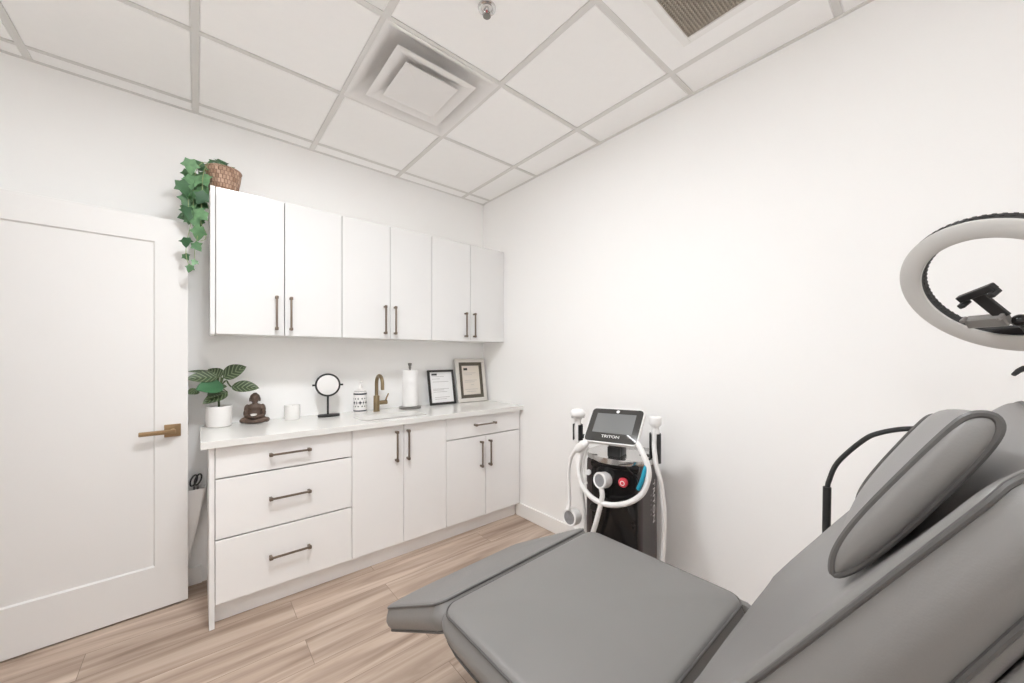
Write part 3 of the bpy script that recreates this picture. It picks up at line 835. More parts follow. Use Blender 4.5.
IV = [(-2.086, 2.325), (-2.114, 2.209), (-2.078, 2.252), (-2.061, 2.187), (-2.098, 2.155), (-2.044, 2.142), (-2.094, 2.086), (-2.044, 2.077), (-2.053, 1.988), (-2.102, 1.927), (-2.061, 1.91), (-2.104, 1.854), (-2.069, 1.822), (-2.087, 1.789), (-1.989, 2.401), (-1.958, 2.412), (-1.967, 2.398), (-1.920, 2.389), (-2.030, 2.279), (-2.030, 2.216), (-2.038, 2.171), (-2.078, 2.058)]
bm = bmesh.new()
for k, (x, z) in enumerate(IV):
    sz = random.uniform(.062, .080)
    if z < 1.87: sz *= .5
    elif z < 1.95: sz *= .8
    y = -.27 + random.uniform(-.03, .03)
    top = z > 2.34 and x > -2.0
    if top: y = random.uniform(-.25, -.19); sz *= .8
    nr = (random.uniform(-.5, .3), -1, random.uniform(-.3, .5)) if not top else (random.uniform(-.5, .5), -.7, .8)
    ivyleaf(bm, (x, y, z), sz, nr, PI + random.uniform(-.7, .7))
for k in range(36):                      # the fuller, further leaves of the trail
    z = random.uniform(2.04, 2.34); x = -2.07 + random.uniform(-.035, .03); y = random.uniform(-.26, -.16)
    ivyleaf(bm, (x, y, z), random.uniform(.045, .068), (random.uniform(-1, .2), random.uniform(-1, -.2), random.uniform(-.3, .7)), PI + random.uniform(-1.2, 1.2))
for k in range(9):
    a = random.uniform(0, 2 * PI); r = random.uniform(.0, .07)
    ivyleaf(bm, (bx_ + r * math.cos(a) - .01, by_ + r * math.sin(a), UZ1 + .145 + random.uniform(0, .03)), random.uniform(.05, .07), (random.uniform(-.6, .6), random.uniform(-.8, .2), .9), random.uniform(0, 6))
for k in range(5): ivyleaf(bm, (-2.03 + random.uniform(-.03, .02), -.235 + random.uniform(-.03, .03), 2.37 + random.uniform(-.02, .02)), .065, (random.uniform(-.5, .2), -.8, .7), PI / 2 + random.uniform(-.6, .6))
part('foliage', bm, M['ivy'], t, smooth=False)
bm = bmesh.new()
def vine(*p): tube(bm, catmull(p, 5), .0017, 6)
st = (bx_ - .02, by_ - .02, UZ1 + .11)
vine(st, (-2.02, -.23, 2.385), (-2.06, -.25, 2.33), (-2.075, -.26, 2.2), (-2.07, -.255, 2.05), (-2.055, -.26, 1.99), (-2.068, -.262, 1.90), (-2.069, -.265, 1.82))
vine(st, (-2.03, -.20, 2.375), (-2.08, -.21, 2.31), (-2.095, -.24, 2.15), (-2.085, -.25, 2.04), (-2.10, -.262, 1.93), (-2.103, -.265, 1.855), (-2.087, -.268, 1.79))
vine(st, (-2.01, -.26, 2.37), (-2.035, -.28, 2.29), (-2.04, -.27, 2.15), (-2.045, -.265, 2.05), (-2.026, -.26, 2.0), (-2.025, -.26, 1.96), (-2.045, -.26, 1.945))
part('vine', bm, M['vine'], t)

# ------------------------------------------------------------------ bin behind the door and the scissors in it
t = thing('waste_bin', 'slim white tapered bin standing behind the open door', 'bin', (-2.17, -.075, 0))
def binring(x0, x1, y0, y1, z, r=.015): return [bm.verts.new((a, b, z)) for a, b in rrect(x1 - x0, y1 - y0, r, 4, (x0 + x1) / 2, (y0 + y1) / 2)]
bm = bmesh.new()
R_ = [binring(-2.235, -2.125, -.105, -.030, .002), binring(-2.335, -2.020, -.120, -.022, .580), binring(-2.329, -2.026, -.116, -.026, .580), binring(-2.23, -2.13, -.101, -.034, .010)]
for a, b in zip(R_, R_[1:]):
    for i in range(len(a)): bm.faces.new((a[i], a[(i + 1) % len(a)], b[(i + 1) % len(a)], b[i]))
bm.faces.new(R_[0][::-1]); bm.faces.new(R_[-1])
part('bin_body', bm, M['wplast'], t)
t2 = thing('scissors', 'scissors with black loop handles sticking out of the white bin', 'scissors', (-2.06, -.07, .45))
for s, xo in ((-1, -2.074), (1, -2.055)):
    bm = bmesh.new()
    pts = []
    for k in range(20):
        a = 2 * PI * k / 20
        pts.append((xo + .0135 * math.cos(a) + .008 * math.sin(a), -.07 + .004 * s, .622 + .030 * math.sin(a)))
    tube(bm, pts, .0042, 8, closed=True)
    part('loop_handle', bm, M['black'], t2)
    bm = bmesh.new(); prism(bm, [(-.006, 0), (.006, 0), (.003, .08), (-.001, .09)], .002, (xo + s * -.002, -.07 + .002 * s, .597), (1, 0, 0), (0, 0, -1), (0, 1, 0)); part('blade', bm, M['steel'], t2, smooth=False)

# ------------------------------------------------------------------ treatment chair
CXC = -1.2125
chair = thing('treatment_chair', 'grey padded reclining treatment chair with raised back in the foreground', 'chair', (CXC, -2.3, 0))
def cushion(bm, La, Wb, Th, rc, crown, fmap, er=.014, bulge=.012, rc2=None, sag=0., nc=10):
    """upholstered slab: a in 0..La, b in -Wb/2..Wb/2, c = 0 at its top edge; returns piping paths"""
    def outl(d):
        out = []
        for qa, qb, a0 in ((1, 1, 0), (-1, 1, 90), (-1, -1, 180), (1, -1, 270)):
            r = max((rc if qa < 0 or rc2 is None else rc2) - d, .004)
            for k in range(nc + 1):
                an = math.radians(a0 + 90 * k / nc)
                out.append((La / 2 + qa * (La / 2 - d - r) + r * math.cos(an), qb * (Wb / 2 - d - r) + r * math.sin(an)))
        # extra points on long straights
        res = []
        m = len(out)
        for i in range(m):
            p, q = out[i], out[(i + 1) % m]; res.append(p)
            ln = math.hypot(q[0] - p[0], q[1] - p[1])
            if (i + 1) % (nc + 1) == 0:
                for s in range(1, 12): res.append((p[0] + (q[0] - p[0]) * s / 12, p[1] + (q[1] - p[1]) * s / 12))
        return res
    base = outl(er + .004); cen = (La / 2, 0)
    rings = []
    for s in (.06, .18, .32, .46, .6, .72, .82, .9, .96, 1.):
        c = crown * (1 - s ** 3.0) - sag * max(0, 1 - s * s) 
        rings.append([(cen[0] + (p[0] - cen[0]) * s, cen[1] + (p[1] - cen[1]) * s, c) for p in base])
    for k in range(1, 5):
        a = PI / 2 * k / 4; d = er * (1 - math.sin(a)); z = -er * (1 - math.cos(a))
        rings.append([(p[0], p[1], z) for p in outl(d)])
    for f, bl in ((.3, .7), (.55, 1.), (.8, .7)):
        rings.append([(p[0], p[1], -er - (Th - 2 * er) * f) for p in outl(-bulge * bl)])
    for k in range(0, 4):
        a = PI / 2 * k / 3; d = er * (1 - math.cos(a)); z = -Th + er * (1 - math.sin(a))
        rings.append([(p[0], p[1], z) for p in outl(d)])
    rings.append([(cen[0] + (p[0] - cen[0]) * .5, p[1] * .5, -Th) for p in base])
    V = [[bm.verts.new(fmap(*p)) for p in r] for r in rings]
    for a, b in zip(V, V[1:]):
        for i in range(len(a)):
            f = bm.faces.new((a[i], a[(i + 1) % len(a)], b[(i + 1) % len(a)], b[i])); f.smooth = True
    bm.faces.new(V[0]); bm.faces.new(V[-1])
    e1 = [fmap(p[0], p[1], -er * .55) for p in outl(.0015)]
    e2 = [fmap(p[0], p[1], -Th + er * .6) for p in outl(.001)]
    return e1, e2
TILT = .02 / .655
def roll(x): return (x - CXC) * TILT
# seat: a runs towards the head end (-y)
def fseat(a, b, c):
    if c < -.02 and a < .11: c += .045 * ((.11 - a) / .11) ** 2 * min(1, (-c - .02) / .07)
    return Vector((CXC + b - .003, -1.944 - a, .651 + c + roll(CXC + b)))
bm = bmesh.new(); e1, e2 = cushion(bm, .543, .662, .102, .05, .010, fseat, er=.02)
seat = part('seat', bm, M['leather'], chair, ang=180)
part('piping', tb(e1, .0034, seg=8, closed=True), M['pipe'], seat)
part('piping', tb(e2, .0034, seg=8, closed=True), M['pipe'], seat)
# leg rest: a runs from the seat down towards the feet (+y)
LA = math.radians(28.5)
def fleg(a, b, c):
    y, z = math.cos(LA), -math.sin(LA)
    return Vector((CXC + b, -1.925 + a * y + c * math.sin(LA), .650 + a * z + c * math.cos(LA) + roll(CXC + b)))
bm = bmesh.new(); e1, e2 = cushion(bm, .445, .660, .085, .04, .018, fleg, er=.014)
leg = part('leg_rest', bm, M['leather'], chair, ang=180)
part('piping', tb(e1, .0036, seg=8, closed=True), M['pipe'], leg)
part('piping', tb(e2, .0036, seg=8, closed=True), M['pipe'], leg)
# backrest: a runs up the slope
BA = math.radians(57); cu, su = math.cos(BA), math.sin(BA)
def fback(a, b, c):
    # slight lumbar swell and narrower head end
    a += .004 + .060 * max(0., 1 - a / .6) * max(0., 1 - (b / .33) ** 2)
    w = 1.0
    if c < -.02: c = -.02 + (c + .02) * (1 + .7 * max(0., min(1., (.70 - a) / .26)))
    rec = .030 * max(0., min(1., (b + .32) / .08)) * max(0, (a - .36) / .34) ** 1.6
    lum = .004 * math.exp(-((a - .20) / .12) ** 2)
    c2 = c + (lum if c > -.05 else 0) - rec - .036 * max(0., 1 - a / .17) * max(0., 1 - (b / .33) ** 4)
    return Vector((CXC + b * w, -2.495 - a * cu + c2 * su, .640 + a * su + c2 * cu + 1.15 * roll(CXC + b)))
bm = bmesh.new(); e1, e2 = cushion(bm, .742, .655, .078, .05, .012, fback, er=.018, rc2=.06)
back = part('backrest', bm, M['leather'], chair, ang=180)
part('piping', tb(e1, .0034, seg=8, closed=True), M['pipe'], back)
part('piping', tb(e2, .0034, seg=8, closed=True), M['pipe'], back)
bm = bmesh.new(); cushion(bm, .67, .635, .020, .06, 0, lambda a, b, c: fback(a + .02, b, c - .079), er=.006, bulge=.002)
part('back_panel', bm, M['leather'], chair, ang=60)
# head pillow: lens section swept across the back
prof = [(.522, .008), (.530, .016), (.548, .023), (.575, .028), (.61, .031), (.66, .033), (.705, .034), (.733, .033), (.744, .027), (.746, .018), (.735, .010), (.705, .005), (.66, .002), (.61, .0), (.57, .0), (.54, .002)]
PX0, PX1 = -1.500, -1.190
def fp(s, c, x):
    q = (x - PX0) / (PX1 - PX0); s = s - .022 * q - .03 * max(0, q) * max(0, (s - .6) / .14); c = c + .006 * q
    return Vector((x, -2.495 - s * cu + (c - .002) * su, .640 + s * su + (c - .002) * cu + .01 * (x - PX0)))
bm = bmesh.new(); rings = []
sc = .635; tc_ = .018
cols = [(PX0 - .012, .30), (PX0 - .011, .55), (PX0 - .008, .8), (PX0 - .003, .95), (PX0, 1.0)] + [(PX0 + (PX1 - PX0) * k / 10, 1 + .40 * math.sin(PI * k / 10)) for k in range(1, 10)] + [(PX1, 1.0), (PX1 + .004, .95), (PX1 + .010, .8), (PX1 + .014, .5)]
def pcat(pr): return [(p.x, p.y) for p in catmull([Vector((a, b, 0)) for a, b in pr], 4, True)]
pf = pcat(prof)
for x, k in cols:
    kk = min(k, 1.0)
    rings.append([bm.verts.new(fp(sc + (s - sc) * (kk if k < 1 else 1 + (k - 1) * .15), tc_ + (c - tc_) * (k if c > tc_ or k < 1 else 1.0), x)) for s, c in pf])
for a, b in zip(rings, rings[1:]):
    for i in range(len(a)):
        f = bm.faces.new((a[i], a[(i + 1) % len(a)], b[(i + 1) % len(a)], b[i])); f.smooth = True
bm.faces.new(rings[0]); bm.faces.new(rings[-1])
pil = part('head_pillow', bm, M['leather'], chair, ang=180)
for x in (PX0, PX1): part('piping', tb([fp(s, c, x) for s, c in pf], .004, seg=8, closed=True), M['pipe'], pil)
# lead looping beside the far edge
part('lead', tb(catmull([(-.86, -2.657, 1.0), (-.855, -2.660, 1.021), (-.85, -2.676, 1.069), (-.85, -2.72, 1.129), (-.85, -2.75, 1.153), (-.855, -2.80, 1.171), (-.87, -2.86, 1.175), (-.91, -2.93, 1.15), (-.96, -2.945, 1.10)], 6), .0055, seg=10), M['mblack'], chair, label='thin black lead')
part('lead_sleeve', tb([(-.868, -2.66, .80), (-.862, -2.656, .90), (-.86, -2.657, 1.005)], .0085, seg=12), M['mblack'], chair)
# arm bracket at the far hinge
bm = bmesh.new(); prism(bm, rrect(.07, .05, .02, 5), .02, (-.905, -2.475, .618), (0, 1, 0), (0, 0, 1), (1, 0, 0), .004); part('hinge_cover', bm, M['leather'], chair)
bm = bmesh.new(); prism(bm, rrect(.07, .05, .02, 5), .02, (-1.535, -2.475, .595), (0, 1, 0), (0, 0, 1), (1, 0, 0), .004); part('hinge_cover', bm, M['leather'], chair)
# frame and pedestal
bm = bmesh.new()
box(bm, -1.43, -.99, -2.40, -2.0, .515, .545, .006)
box(bm, -1.33, -1.09, -2.38, -2.1, .46, .52, .006)
part('seat_frame', bm, M['mblack'], chair)
for x in (-1.40, -1.03):
    part('back_support', tb([fback(.05, x - CXC, -.108), fback(.50, x - CXC, -.108)], .012, seg=10), M['mblack'], chair)
    part('leg_support', tb([(x, -2.03, .515), fleg(.03, x - CXC, -.10), fleg(.40, x - CXC, -.098)], .012, seg=10), M['mblack'], chair)
part('back_hinge', tb([(-1.21, -2.38, .49), (-1.21, -2.58, .52), fback(.12, 0, -.11)], .02, seg=12), M['mblack'], chair)
part('column', bx(-1.32, -1.10, -2.37, -2.13, .07, .47, .02, 3), M['wplast'], chair)
part('base', bx(-1.44, -.99, -2.60, -1.93, .0, .075, .025, 3), M['wplast'], chair)

# ------------------------------------------------------------------ laser machine by the right wall
t = thing('laser_machine', 'black and bronze upright laser machine with white hoses against the right wall', 'machine', (-.281, -1.687, 0), math.radians(-76))
W2, D0, D1 = .150, -.165, .165
def pl(name, bm, m, par=None, **k): return part(name, bm, m, par or t, world=False, **k)
bm = bmesh.new()
# side shell: rounded plan, slightly waisted
lev = [(.05, .98), (.08, 1.0), (.40, 1.0), (.70, 1.0), (.775, .985), (.785, .95)]
rr_ = []
for z, s in lev: rr_.append([bm.verts.new((a * s, b * s, z)) for a, b in rrect(2 * W2, D1 - D0, .045, 6)])
for a, b in zip(rr_, rr_[1:]):
    for i in range(len(a)): bm.faces.new((a[i], a[(i + 1) % len(a)], b[(i + 1) % len(a)], b[i]))
bm.faces.new(rr_[0]); bm.faces.new(rr_[-1])
pl('body_shell', bm, M['brownm'], ang=50)
bm = bmesh.new(); prism(bm, rrect(.238, .60, .02, 5, .018, .455), .012, (0, D0 - .004, 0), (1, 0, 0), (0, 0, 1), (0, 1, 0), .003)
pl('front_panel', bm, M['pianoblk'])
# dished console ring round the controls
bm = bmesh.new()
rot = Matrix.Translation((.030, D0 - .004, .690)) @ Matrix.Rotation(math.radians(90), 4, 'X')
lathe(bm, [(.112, 0), (.112, .010), (.104, .014), (.098, .006), (.0, .004)], (0, 0, 0), 44, rot)
pl('console_dish', bm, M['pianoblk'])
bm = bmesh.new(); prism(bm, rrect(.25, .035, .012, 4, .02, .772), .03, (0, D0 - .016, 0), (1, 0, 0), (0, 0, 1), (0, 1, 0), .004)
pl('brow', bm, M['pianoblk'])
# tray
bm = bmesh.new()
poly = []
for k in range(17):
    a = PI + PI * k / 16
    poly.append((.180 * math.cos(a) + .012, -.06 + .145 * math.sin(a)))
poly = [(.165, .03), (.14, .14), (-.12, .14), (-.15, .03)] + poly
prism(bm, poly, .028, (0, 0, .786), (1, 0, 0), (0, 1, 0), (0, 0, 1), .006)
pl('tray', bm, M['chrome'], label='shiny silver tray')
# screen
sc0, sc1 = Vector((.0, -.195, .895)), Vector((.008, -.082, 1.047))
ay = (sc1 - sc0).normalized(); ax = Vector((1, 0, .028)).normalized(); an = ax.cross(ay).normalized()
if an.y > 0: an = -an
mid = (sc0 + sc1) / 2; SHh = (sc1 - sc0).length
bm = bmesh.new(); prism(bm, rrect(.282, SHh + .012, .02, 6), .024, mid - an * .026, ax, ay, an, .006); scr = pl('monitor', bm, M['wplast'])
bm = bmesh.new(); prism(bm, rrect(.272, SHh, .018, 6), .003, mid - an * .002, ax, ay, an, .001); pl('bezel', bm, M['bezel'], scr)
bm = bmesh.new(); prism(bm, rrect(.208, .112, .002, 2, 0, .010), .0012, mid + an * .001, ax, ay, an); pl('display', bm, M['screen'], scr)
bm = text_bm('TRITON', .021, .0008)
bm.transform(Matrix.Diagonal((1.25, 1, 1, 1)))
mt = Matrix(((ax.x, ay.x, an.x, 0), (ax.y, ay.y, an.y, 0), (ax.z, ay.z, an.z, 0), (0, 0, 0, 1)))
bm.transform(Matrix.Translation(mid + ay * (-.066) + an * .0022) @ mt); pl('lettering', bm, M['wplast'], scr, smooth=False)
bm = bmesh.new(); lathe(bm, [(.009, 0), (.008, .0015), (0, .002)], (0, 0, 0), 18, Matrix.Translation(mid + ay * .080 + ax * .004 + an * .001) @ mt); pl('badge', bm, M['wplast'], scr)
bm = bmesh.new(); box(bm, -.028, .042, -.13, -.05, .81, .885, .006); tube(bm, [(.006, -.085, .85), (.006, -.11, .935)], .022, 12); pl('monitor_neck', bm, M['black'])
bm = bmesh.new(); box(bm, -.026, .040, -.150, -.128, .812, .86, .004); pl('card_slot', bm, M['mblack'])
# emergency stop, key, side connector
rf = lambda x, z, d=0.: Matrix.Translation((x, D0 - .006 - d, z)) @ Matrix.Rotation(math.radians(90), 4, 'X')
bm = bmesh.new(); lathe(bm, [(.016, 0), (.016, .012), (.023, .014), (.0245, .022), (.021, .030), (.012, .034), (0, .034)], (0, 0, 0), 28, rf(.073, .704)); stop = pl('stop_button', bm, M['red'], label='round red stop button')
bm = bmesh.new(); lathe(bm, [(.012, .0342), (.010, .0352), (.008, .0342)], (0, 0, 0), 20, rf(.073, .704)); pl('arrow_ring', bm, M['wplast'], stop)
bm = bmesh.new(); lathe(bm, [(.014, 0), (.014, .012), (.011, .016), (0, .016)], (0, 0, 0), 20, rf(-.119, .716, -.002)); pl('key_switch', bm, M['wplast'])
bm = bmesh.new(); lathe(bm, [(.022, 0), (.022, .014), (.018, .02), (0, .02)], (0, 0, 0), 20, rf(-.085, .545, .002)); pl('socket_cap', bm, M['black'])
def connector(c, d, R, L):
    """round handpiece head: white barrel with a grey face; axis d points to the viewer"""
    c, d = Vector(c), Vector(d).normalized(); q = d.to_track_quat('Z', 'Y').to_matrix().to_4x4(); m = Matrix.Translation(c) @ q
    bm = bmesh.new(); lathe(bm, [(0, -L), (R * .85, -L), (R * .97, -L * .8), (R * .97, -L * .25), (R, -.008), (R, -.002), (R * .93, .002), (R * .76, .0), (R * .74, -.003), (0, -.003)], (0, 0, 0), 32, m)
    o = pl('handpiece', bm, M['wplast'], label='round white handpiece head')
    bm = bmesh.new(); lathe(bm, [(R * .75, -.001), (0, -.0005)], (0, 0, 0), 28, m); pl('handpiece_face', bm, M['gface'], o)
    return o
connector((-.038, -.225, .702), (-.35, -1, .12), .041, .058)
connector((-.228, -.185, .452), (-.22, -1, .08), .047, .060)
# hoses
pl('hose', tb(catmull([(-.030, -.222, .672), (-.022, -.226, .64), (-.025, -.226, .605), (-.052, -.225, .497), (-.085, -.222, .38), (-.10, -.22, .25), (-.09, -.20, .14), (-.05, -.17, .10)], 6), .0125, seg=12), M['hose'])
loop = catmull([(.10, -.12, .905), (.135, -.17, .905), (.172, -.205, .868), (.200, -.215, .806), (.201, -.22, .75), (.172, -.222, .677), (.107, -.225, .622), (.017, -.225, .592), (-.063, -.225, .600), (-.129, -.222, .648), (-.157, -.215, .716), (-.160, -.205, .774), (-.150, -.18, .84), (-.135, -.15, .87)], 7)
pl('hose', tb(loop, .0135, seg=12), M['hose'])
pl('hose_sleeve', tb(catmull([(.197, -.205, .832), (.187, -.228, .79), (.176, -.232, .745), (.158, -.23, .70)], 5), .0095, seg=10), M['teal'], label='teal sleeve on hose')
pl('hose', tb(catmull([(-.10, -.16, .885), (-.140, -.195, .862), (-.178, -.20, .83), (-.212, -.19, .785), (-.231, -.185, .702), (-.230, -.185, .62), (-.225, -.187, .54), (-.227, -.20, .50)], 6), .0105, seg=12), M['hose'])
pl('hose_plug', tb([(-.120, -.185, .876), (-.135, -.197, .866), (-.165, -.202, .838), (-.18, -.20, .826)], [.014, .024, .023, .014], seg=16), M['hose'])
for a in (0, .014): pl('thin_tube', tb(catmull([(-.15 + a, -.14, .84), (-.165 + a, -.165, .76), (-.15 + a, -.19, .70), (-.135 + a, -.19, .66)], 5), .005, seg=8), M['hose'])
pl('hose', tb(catmull([(.183, -.055, .90), (.19, -.07, .86), (.200, -.08, .787), (.219, -.08, .716), (.233, -.08, .62), (.238, -.08, .522), (.231, -.08, .333), (.21, -.06, .18), (.15, -.02, .09)], 6), .0125, seg=12), M['hose'])
# handpieces standing in holders at both sides
def standing(x, y, zt, mush):
    bm = bmesh.new()
    if mush: prof_ = [(0, zt), (.022, zt - .001), (.034, zt - .006), (.041, zt - .016), (.042, zt - .028), (.037, zt - .040), (.024, zt - .049), (.018, zt - .062), (.017, zt - .085), (.021, zt - .10), (.020, zt - .15), (.014, zt - .185), (.012, zt - .20), (0, zt - .20)]
    else: prof_ = [(0, zt), (.030, zt - .001), (.032, zt - .004), (.031, zt - .034), (.0295, zt - .04), (.019, zt - .052), (.018, zt - .062), (.021, zt - .08), (.019, zt - .14), (.014, zt - .20), (0, zt - .20)]
    lathe(bm, prof_, (x, y, 0), 28); o = pl('handpiece', bm, M['wplast'], ang=75, label='white handpiece in side holder')
    bm = bmesh.new(); lathe(bm, [(.0222 if not mush else .038, zt - .046), (.0232 if not mush else .030, zt - .0475), (.02, zt - .049)], (x, y, 0), 24); pl('handpiece_ring', bm, M['steel'], o)
standing(-.217, -.10, 1.033, True); standing(.188, -.05, 1.023, False)
pl('hose', tb(catmull([(-.217, -.10, .845), (-.215, -.10, .80), (-.205, -.12, .74), (-.185, -.14, .66), (-.17, -.12, .5), (-.168, -.08, .3), (-.16, -.03, .12)], 6), .010, seg=10), M['hose'])
def holder(x, y, z0, z1, s):
    bm = bmesh.new()
    n = 14; ri, ro = .0235, .0285
    A0, A1 = math.radians(-58), math.radians(238)
    ring_ = []
    for k in range(n + 1):
        a = A0 + (A1 - A0) * k / n
        ring_.append([bm.verts.new((x + r * math.cos(a), y + r * math.sin(a), z)) for r, z in ((ri, z0), (ro, z0), (ro, z1), (ri, z1))])
    for a, b in zip(ring_, ring_[1:]):
        for i in range(4): bm.faces.new((a[i], a[(i + 1) % 4], b[(i + 1) % 4], b[i]))
    bm.faces.new(ring_[0]); bm.faces.new(ring_[-1])
    box(bm, min(x - s * .02, x - s * .08), max(x - s * .02, x - s * .08), y + .005, y + .03, z0 + .01, z0 + .03, .002)
    pl('holder', bm, M['mblack'])
holder(-.217, -.10, .862, .948, -1); holder(.188, -.05, .79, .938, 1)
# side lettering, running down the right flank
bm = text_bm('TRITON', .052, .0008)
bm.transform(Matrix.Diagonal((1.22, .95, 1, 1)))
ex, ey = Vector((0, 0, -1)), Vector((0, 1, 0)); en = ex.cross(ey)
mt = Matrix(((ex.x, ey.x, en.x, 0), (ex.y, ey.y, en.y, 0), (ex.z, ey.z, en.z, 0), (0, 0, 0, 1)))
bm.transform(Matrix.Translation((W2 + .0006, .065, .548)) @ mt); pl('lettering', bm, M['wplast'], smooth=False)
bm = bmesh.new()
for k in range(5): box(bm, W2 - .0005, W2 + .0008, .006, .020, .60 - k * .025 - .009, .60 - k * .025, 0)
pl('small_print', bm, M['steel'], smooth=False)
pl('base', bx(-.17, .17, -.185, .185, .03, .062, .012, 2), M['black'])
for sx_ in (-.13, .13):
    for sy_ in (-.14, .14):
        bm = bmesh.new(); tube(bm, [(sx_ - .012, sy_, .0165), (sx_ + .012, sy_, .0165)], .0165, 16); pl('caster', bm, M['black'])

# ------------------------------------------------------------------ ring light on its stand
RS = .82
rc_ = Vector((-2.06, -2.864, 1.332)) + (Vector((-.26, -2.94, 1.53)) - Vector((-2.06, -2.864, 1.332))) * RS
az_, el_ = math.radians(146.68), math.radians(-35.52)
rn = Vector((math.cos(az_) * math.cos(el_), math.sin(az_) * math.cos(el_), math.sin(el_)))   # faces the chair
rup = Vector((-math.cos(az_) * math.sin(el_), -math.sin(az_) * math.sin(el_), math.cos(el_)))
rsd = rup.cross(rn)
RM = Matrix(((rsd.x, rup.x, rn.x, rc_.x), (rsd.y, rup.y, rn.y, rc_.y), (rsd.z, rup.z, rn.z, rc_.z), (0, 0, 0, 1)))
Ro, Ri = .225 * RS, .1695 * RS
polex, poley = -.478, -2.990
t = thing('ring_light', 'round ring light with black phone clamp on a stand at the right edge', 'ring light', (polex, poley, 0))
bm = bmesh.new(); n = 96
lathe(bm, [(Ri + .001, -.001), (Ri + .001, -.024), (Ri + .006, -.027), (Ro - .006, -.027), (Ro - .001, -.024), (Ro - .001, -.001), (Ri + .001, -.001)], (0, 0, 0), n, RM)
for k in range(72):                        # ribbed cooling rim
    a = 2 * PI * k / 72
    for R_, s in ((Ro - .001, 1), (Ri + .001, -1)):
        c = RM @ Vector((R_ * math.cos(a), R_ * math.sin(a), -.018))
        bmesh.ops.create_cube(bm, size=1, matrix=Matrix.Translation(c) @ RM.to_3x3().to_4x4() @ Matrix.Rotation(a, 4, 'Z') @ Matrix.Diagonal((.003, .0075 if s > 0 else .0055, .012, 1)))
part('ring_housing', bm, M['ring'], t, ang=30)
bm = bmesh.new(); lathe(bm, [(Ri, -.002), (Ri, .003), (Ri + .006, .006), (Ro - .006, .006), (Ro, .003), (Ro, -.002)], (0, 0, 0), n, RM)
part('diffuser', bm, M['diff'], t, ang=60)
def rp_(x, y, z): return RM @ Vector((x, y, z))
def rbox(x0, x1, y0, y1, z0, z1, bev=.0015):
    bm = bmesh.new(); box(bm, x0, x1, y0, y1, z0, z1, bev, 1); bm.transform(RM); return bm
# measured: clamp jaws inside the ring, to the lower middle
def rot_in(bm, ang, px_, py_, pz_):
    bm.transform(RM @ Matrix.Translation((px_, py_, pz_)) @ Matrix.Rotation(ang, 4, 'Z')); return bm
ca, cxr, cyr, czr = math.radians(19), -.034, -.045, .022
bm = bmesh.new()
box(bm, -.010, .068, .036, .053, -.006, .010, .002, 1)
box(bm, -.010, .003, .026, .038, -.004, .024, .002, 1); box(bm, .055, .068, .026, .038, -.004, .024, .002, 1)
clamp = part('phone_clamp', rot_in(bm, ca, cxr, cyr, czr), M['black'], t)
bm = bmesh.new(); box(bm, .012, .040, -.032, .042, -.003, .005, .001, 1); part('clamp_slide', rot_in(bm, ca, cxr, cyr, czr), M['black'], clamp)
bm = bmesh.new(); box(bm, -.038, .038, -.048, -.020, -.008, .014, .003, 1); box(bm, -.038, -.030, -.024, -.014, .004, .024, .002, 1); box(bm, .030, .038, -.024, -.014, .004, .024, .002, 1)
part('clamp_jaw', rot_in(bm, math.radians(1), cxr + .004, cyr + .004, czr), M['clampgrey'], clamp, label='dull grey lower clamp jaw')
bm = bmesh.new(); bmesh.ops.create_uvsphere(bm, u_segments=20, v_segments=12, radius=.015, matrix=RM @ Matrix.Translation((.016, -.088, .012)))
tube(bm, [rp_(.016, -.088, .012), rp_(-.012, -.084, .014)], .008, 12)
part('ball_joint', bm, M['pianoblk'], t)
part('gooseneck', tb([rp_(.016, -.092, .010), rp_(.012, -.118, -.006), rp_(.006, -.145, -.016)], [.011, .012, .012], seg=14), M['black'], t)
part('cross_bar', rbox(-.080, .050, -.142, -.120, -.022, -.004, .003), M['black'], t)
part('yoke', rbox(-.020, .020, -.205, -.128, -.048, -.026, .004), M['black'], t)
top = rp_(0, -.198, -.040)
bm = bmesh.new(); tube(bm, [top, Vector((polex, poley, 1.325)), Vector((polex, poley, 1.285))], [.012, .013, .014], 16)
part('tilt_head', bm, M['black'], t)
kn = Vector((polex, poley, 1.302))
part('tilt_knob', tb([kn, kn + Vector((-.012, .018, -.002)), kn + Vector((-.016, .026, -.008)), kn + Vector((-.024, .034, -.018))], [.007, .007, .006, .0045], seg=10), M['black'], t)
part('pole', tb([(polex, poley, .05), (polex, poley, .72)], .014, seg=18), M['mblack'], t)
part('pole', tb([(polex, poley, .70), (polex, poley, 1.29)], .0105, seg=18), M['mblack'], t)
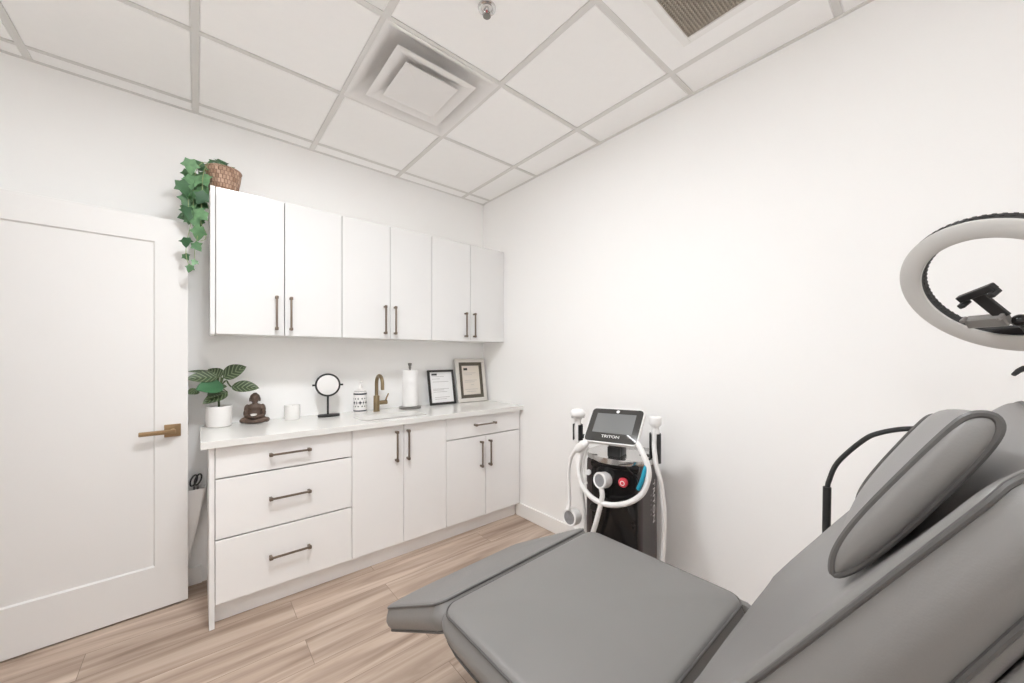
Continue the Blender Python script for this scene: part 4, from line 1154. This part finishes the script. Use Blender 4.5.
bm = bmesh.new(); lathe(bm, [(.014, .69), (.021, .695), (.021, .735), (.014, .74), (.0105, .74)], (polex, poley, 0), 20); part('collar', bm, M['black'], t)
bm = bmesh.new(); lathe(bm, [(.014, .55), (.024, .555), (.024, .60), (.014, .605)], (polex, poley, 0), 20); part('leg_hub', bm, M['black'], t)
bm = bmesh.new(); lathe(bm, [(.014, .20), (.022, .205), (.022, .235), (.014, .24)], (polex, poley, 0), 20); part('brace_hub', bm, M['black'], t)
for k in range(3):
    a = math.radians(158 + 120 * k)
    d = Vector((math.cos(a), math.sin(a), 0)); o_ = Vector((polex, poley, 0))
    lg = part('leg', tb([o_ + d * .022 + Vector((0, 0, .58)), o_ + d * .30 + Vector((0, 0, .012))], .009, seg=12), M['mblack'], t)
    part('rubber_foot', tb([o_ + d * .288 + Vector((0, 0, .036)), o_ + d * .302 + Vector((0, 0, .008))], .0125, seg=12), M['black'], lg)
    part('brace', tb([o_ + d * .02 + Vector((0, 0, .22)), o_ + d * .163 + Vector((0, 0, .292))], .005, seg=8), M['mblack'], t)

# ------------------------------------------------------------------ camera, world, view
cam = bpy.data.cameras.new('camera'); co = bpy.data.objects.new('camera', cam); COL.objects.link(co)
co.location = (-2.0598, -2.8638, 1.3323); co.rotation_euler = (PI / 2, 0, -math.radians(40.107))
cam.sensor_fit = 'HORIZONTAL'; cam.sensor_width = 36; cam.lens = 374.04 / 1024 * 36
cam.shift_y = 13.97 / 1024; cam.clip_start = .02
S.camera = co
w = bpy.data.worlds.new('world'); S.world = w; w.use_nodes = True
w.node_tree.nodes['Background'].inputs[0].default_value = (.9, .92, 1, 1); w.node_tree.nodes['Background'].inputs[1].default_value = .3
S.view_settings.view_transform = 'Standard'; S.view_settings.look = 'None'; S.view_settings.gamma = 1
S.view_settings.use_curve_mapping = False
S.view_settings.exposure = 0.04
S.cycles.max_bounces = 24; S.cycles.diffuse_bounces = 20; S.cycles.glossy_bounces = 5; S.cycles.transmission_bounces = 8
S.cycles.use_denoising = True; S.cycles.sample_clamp_indirect = 8
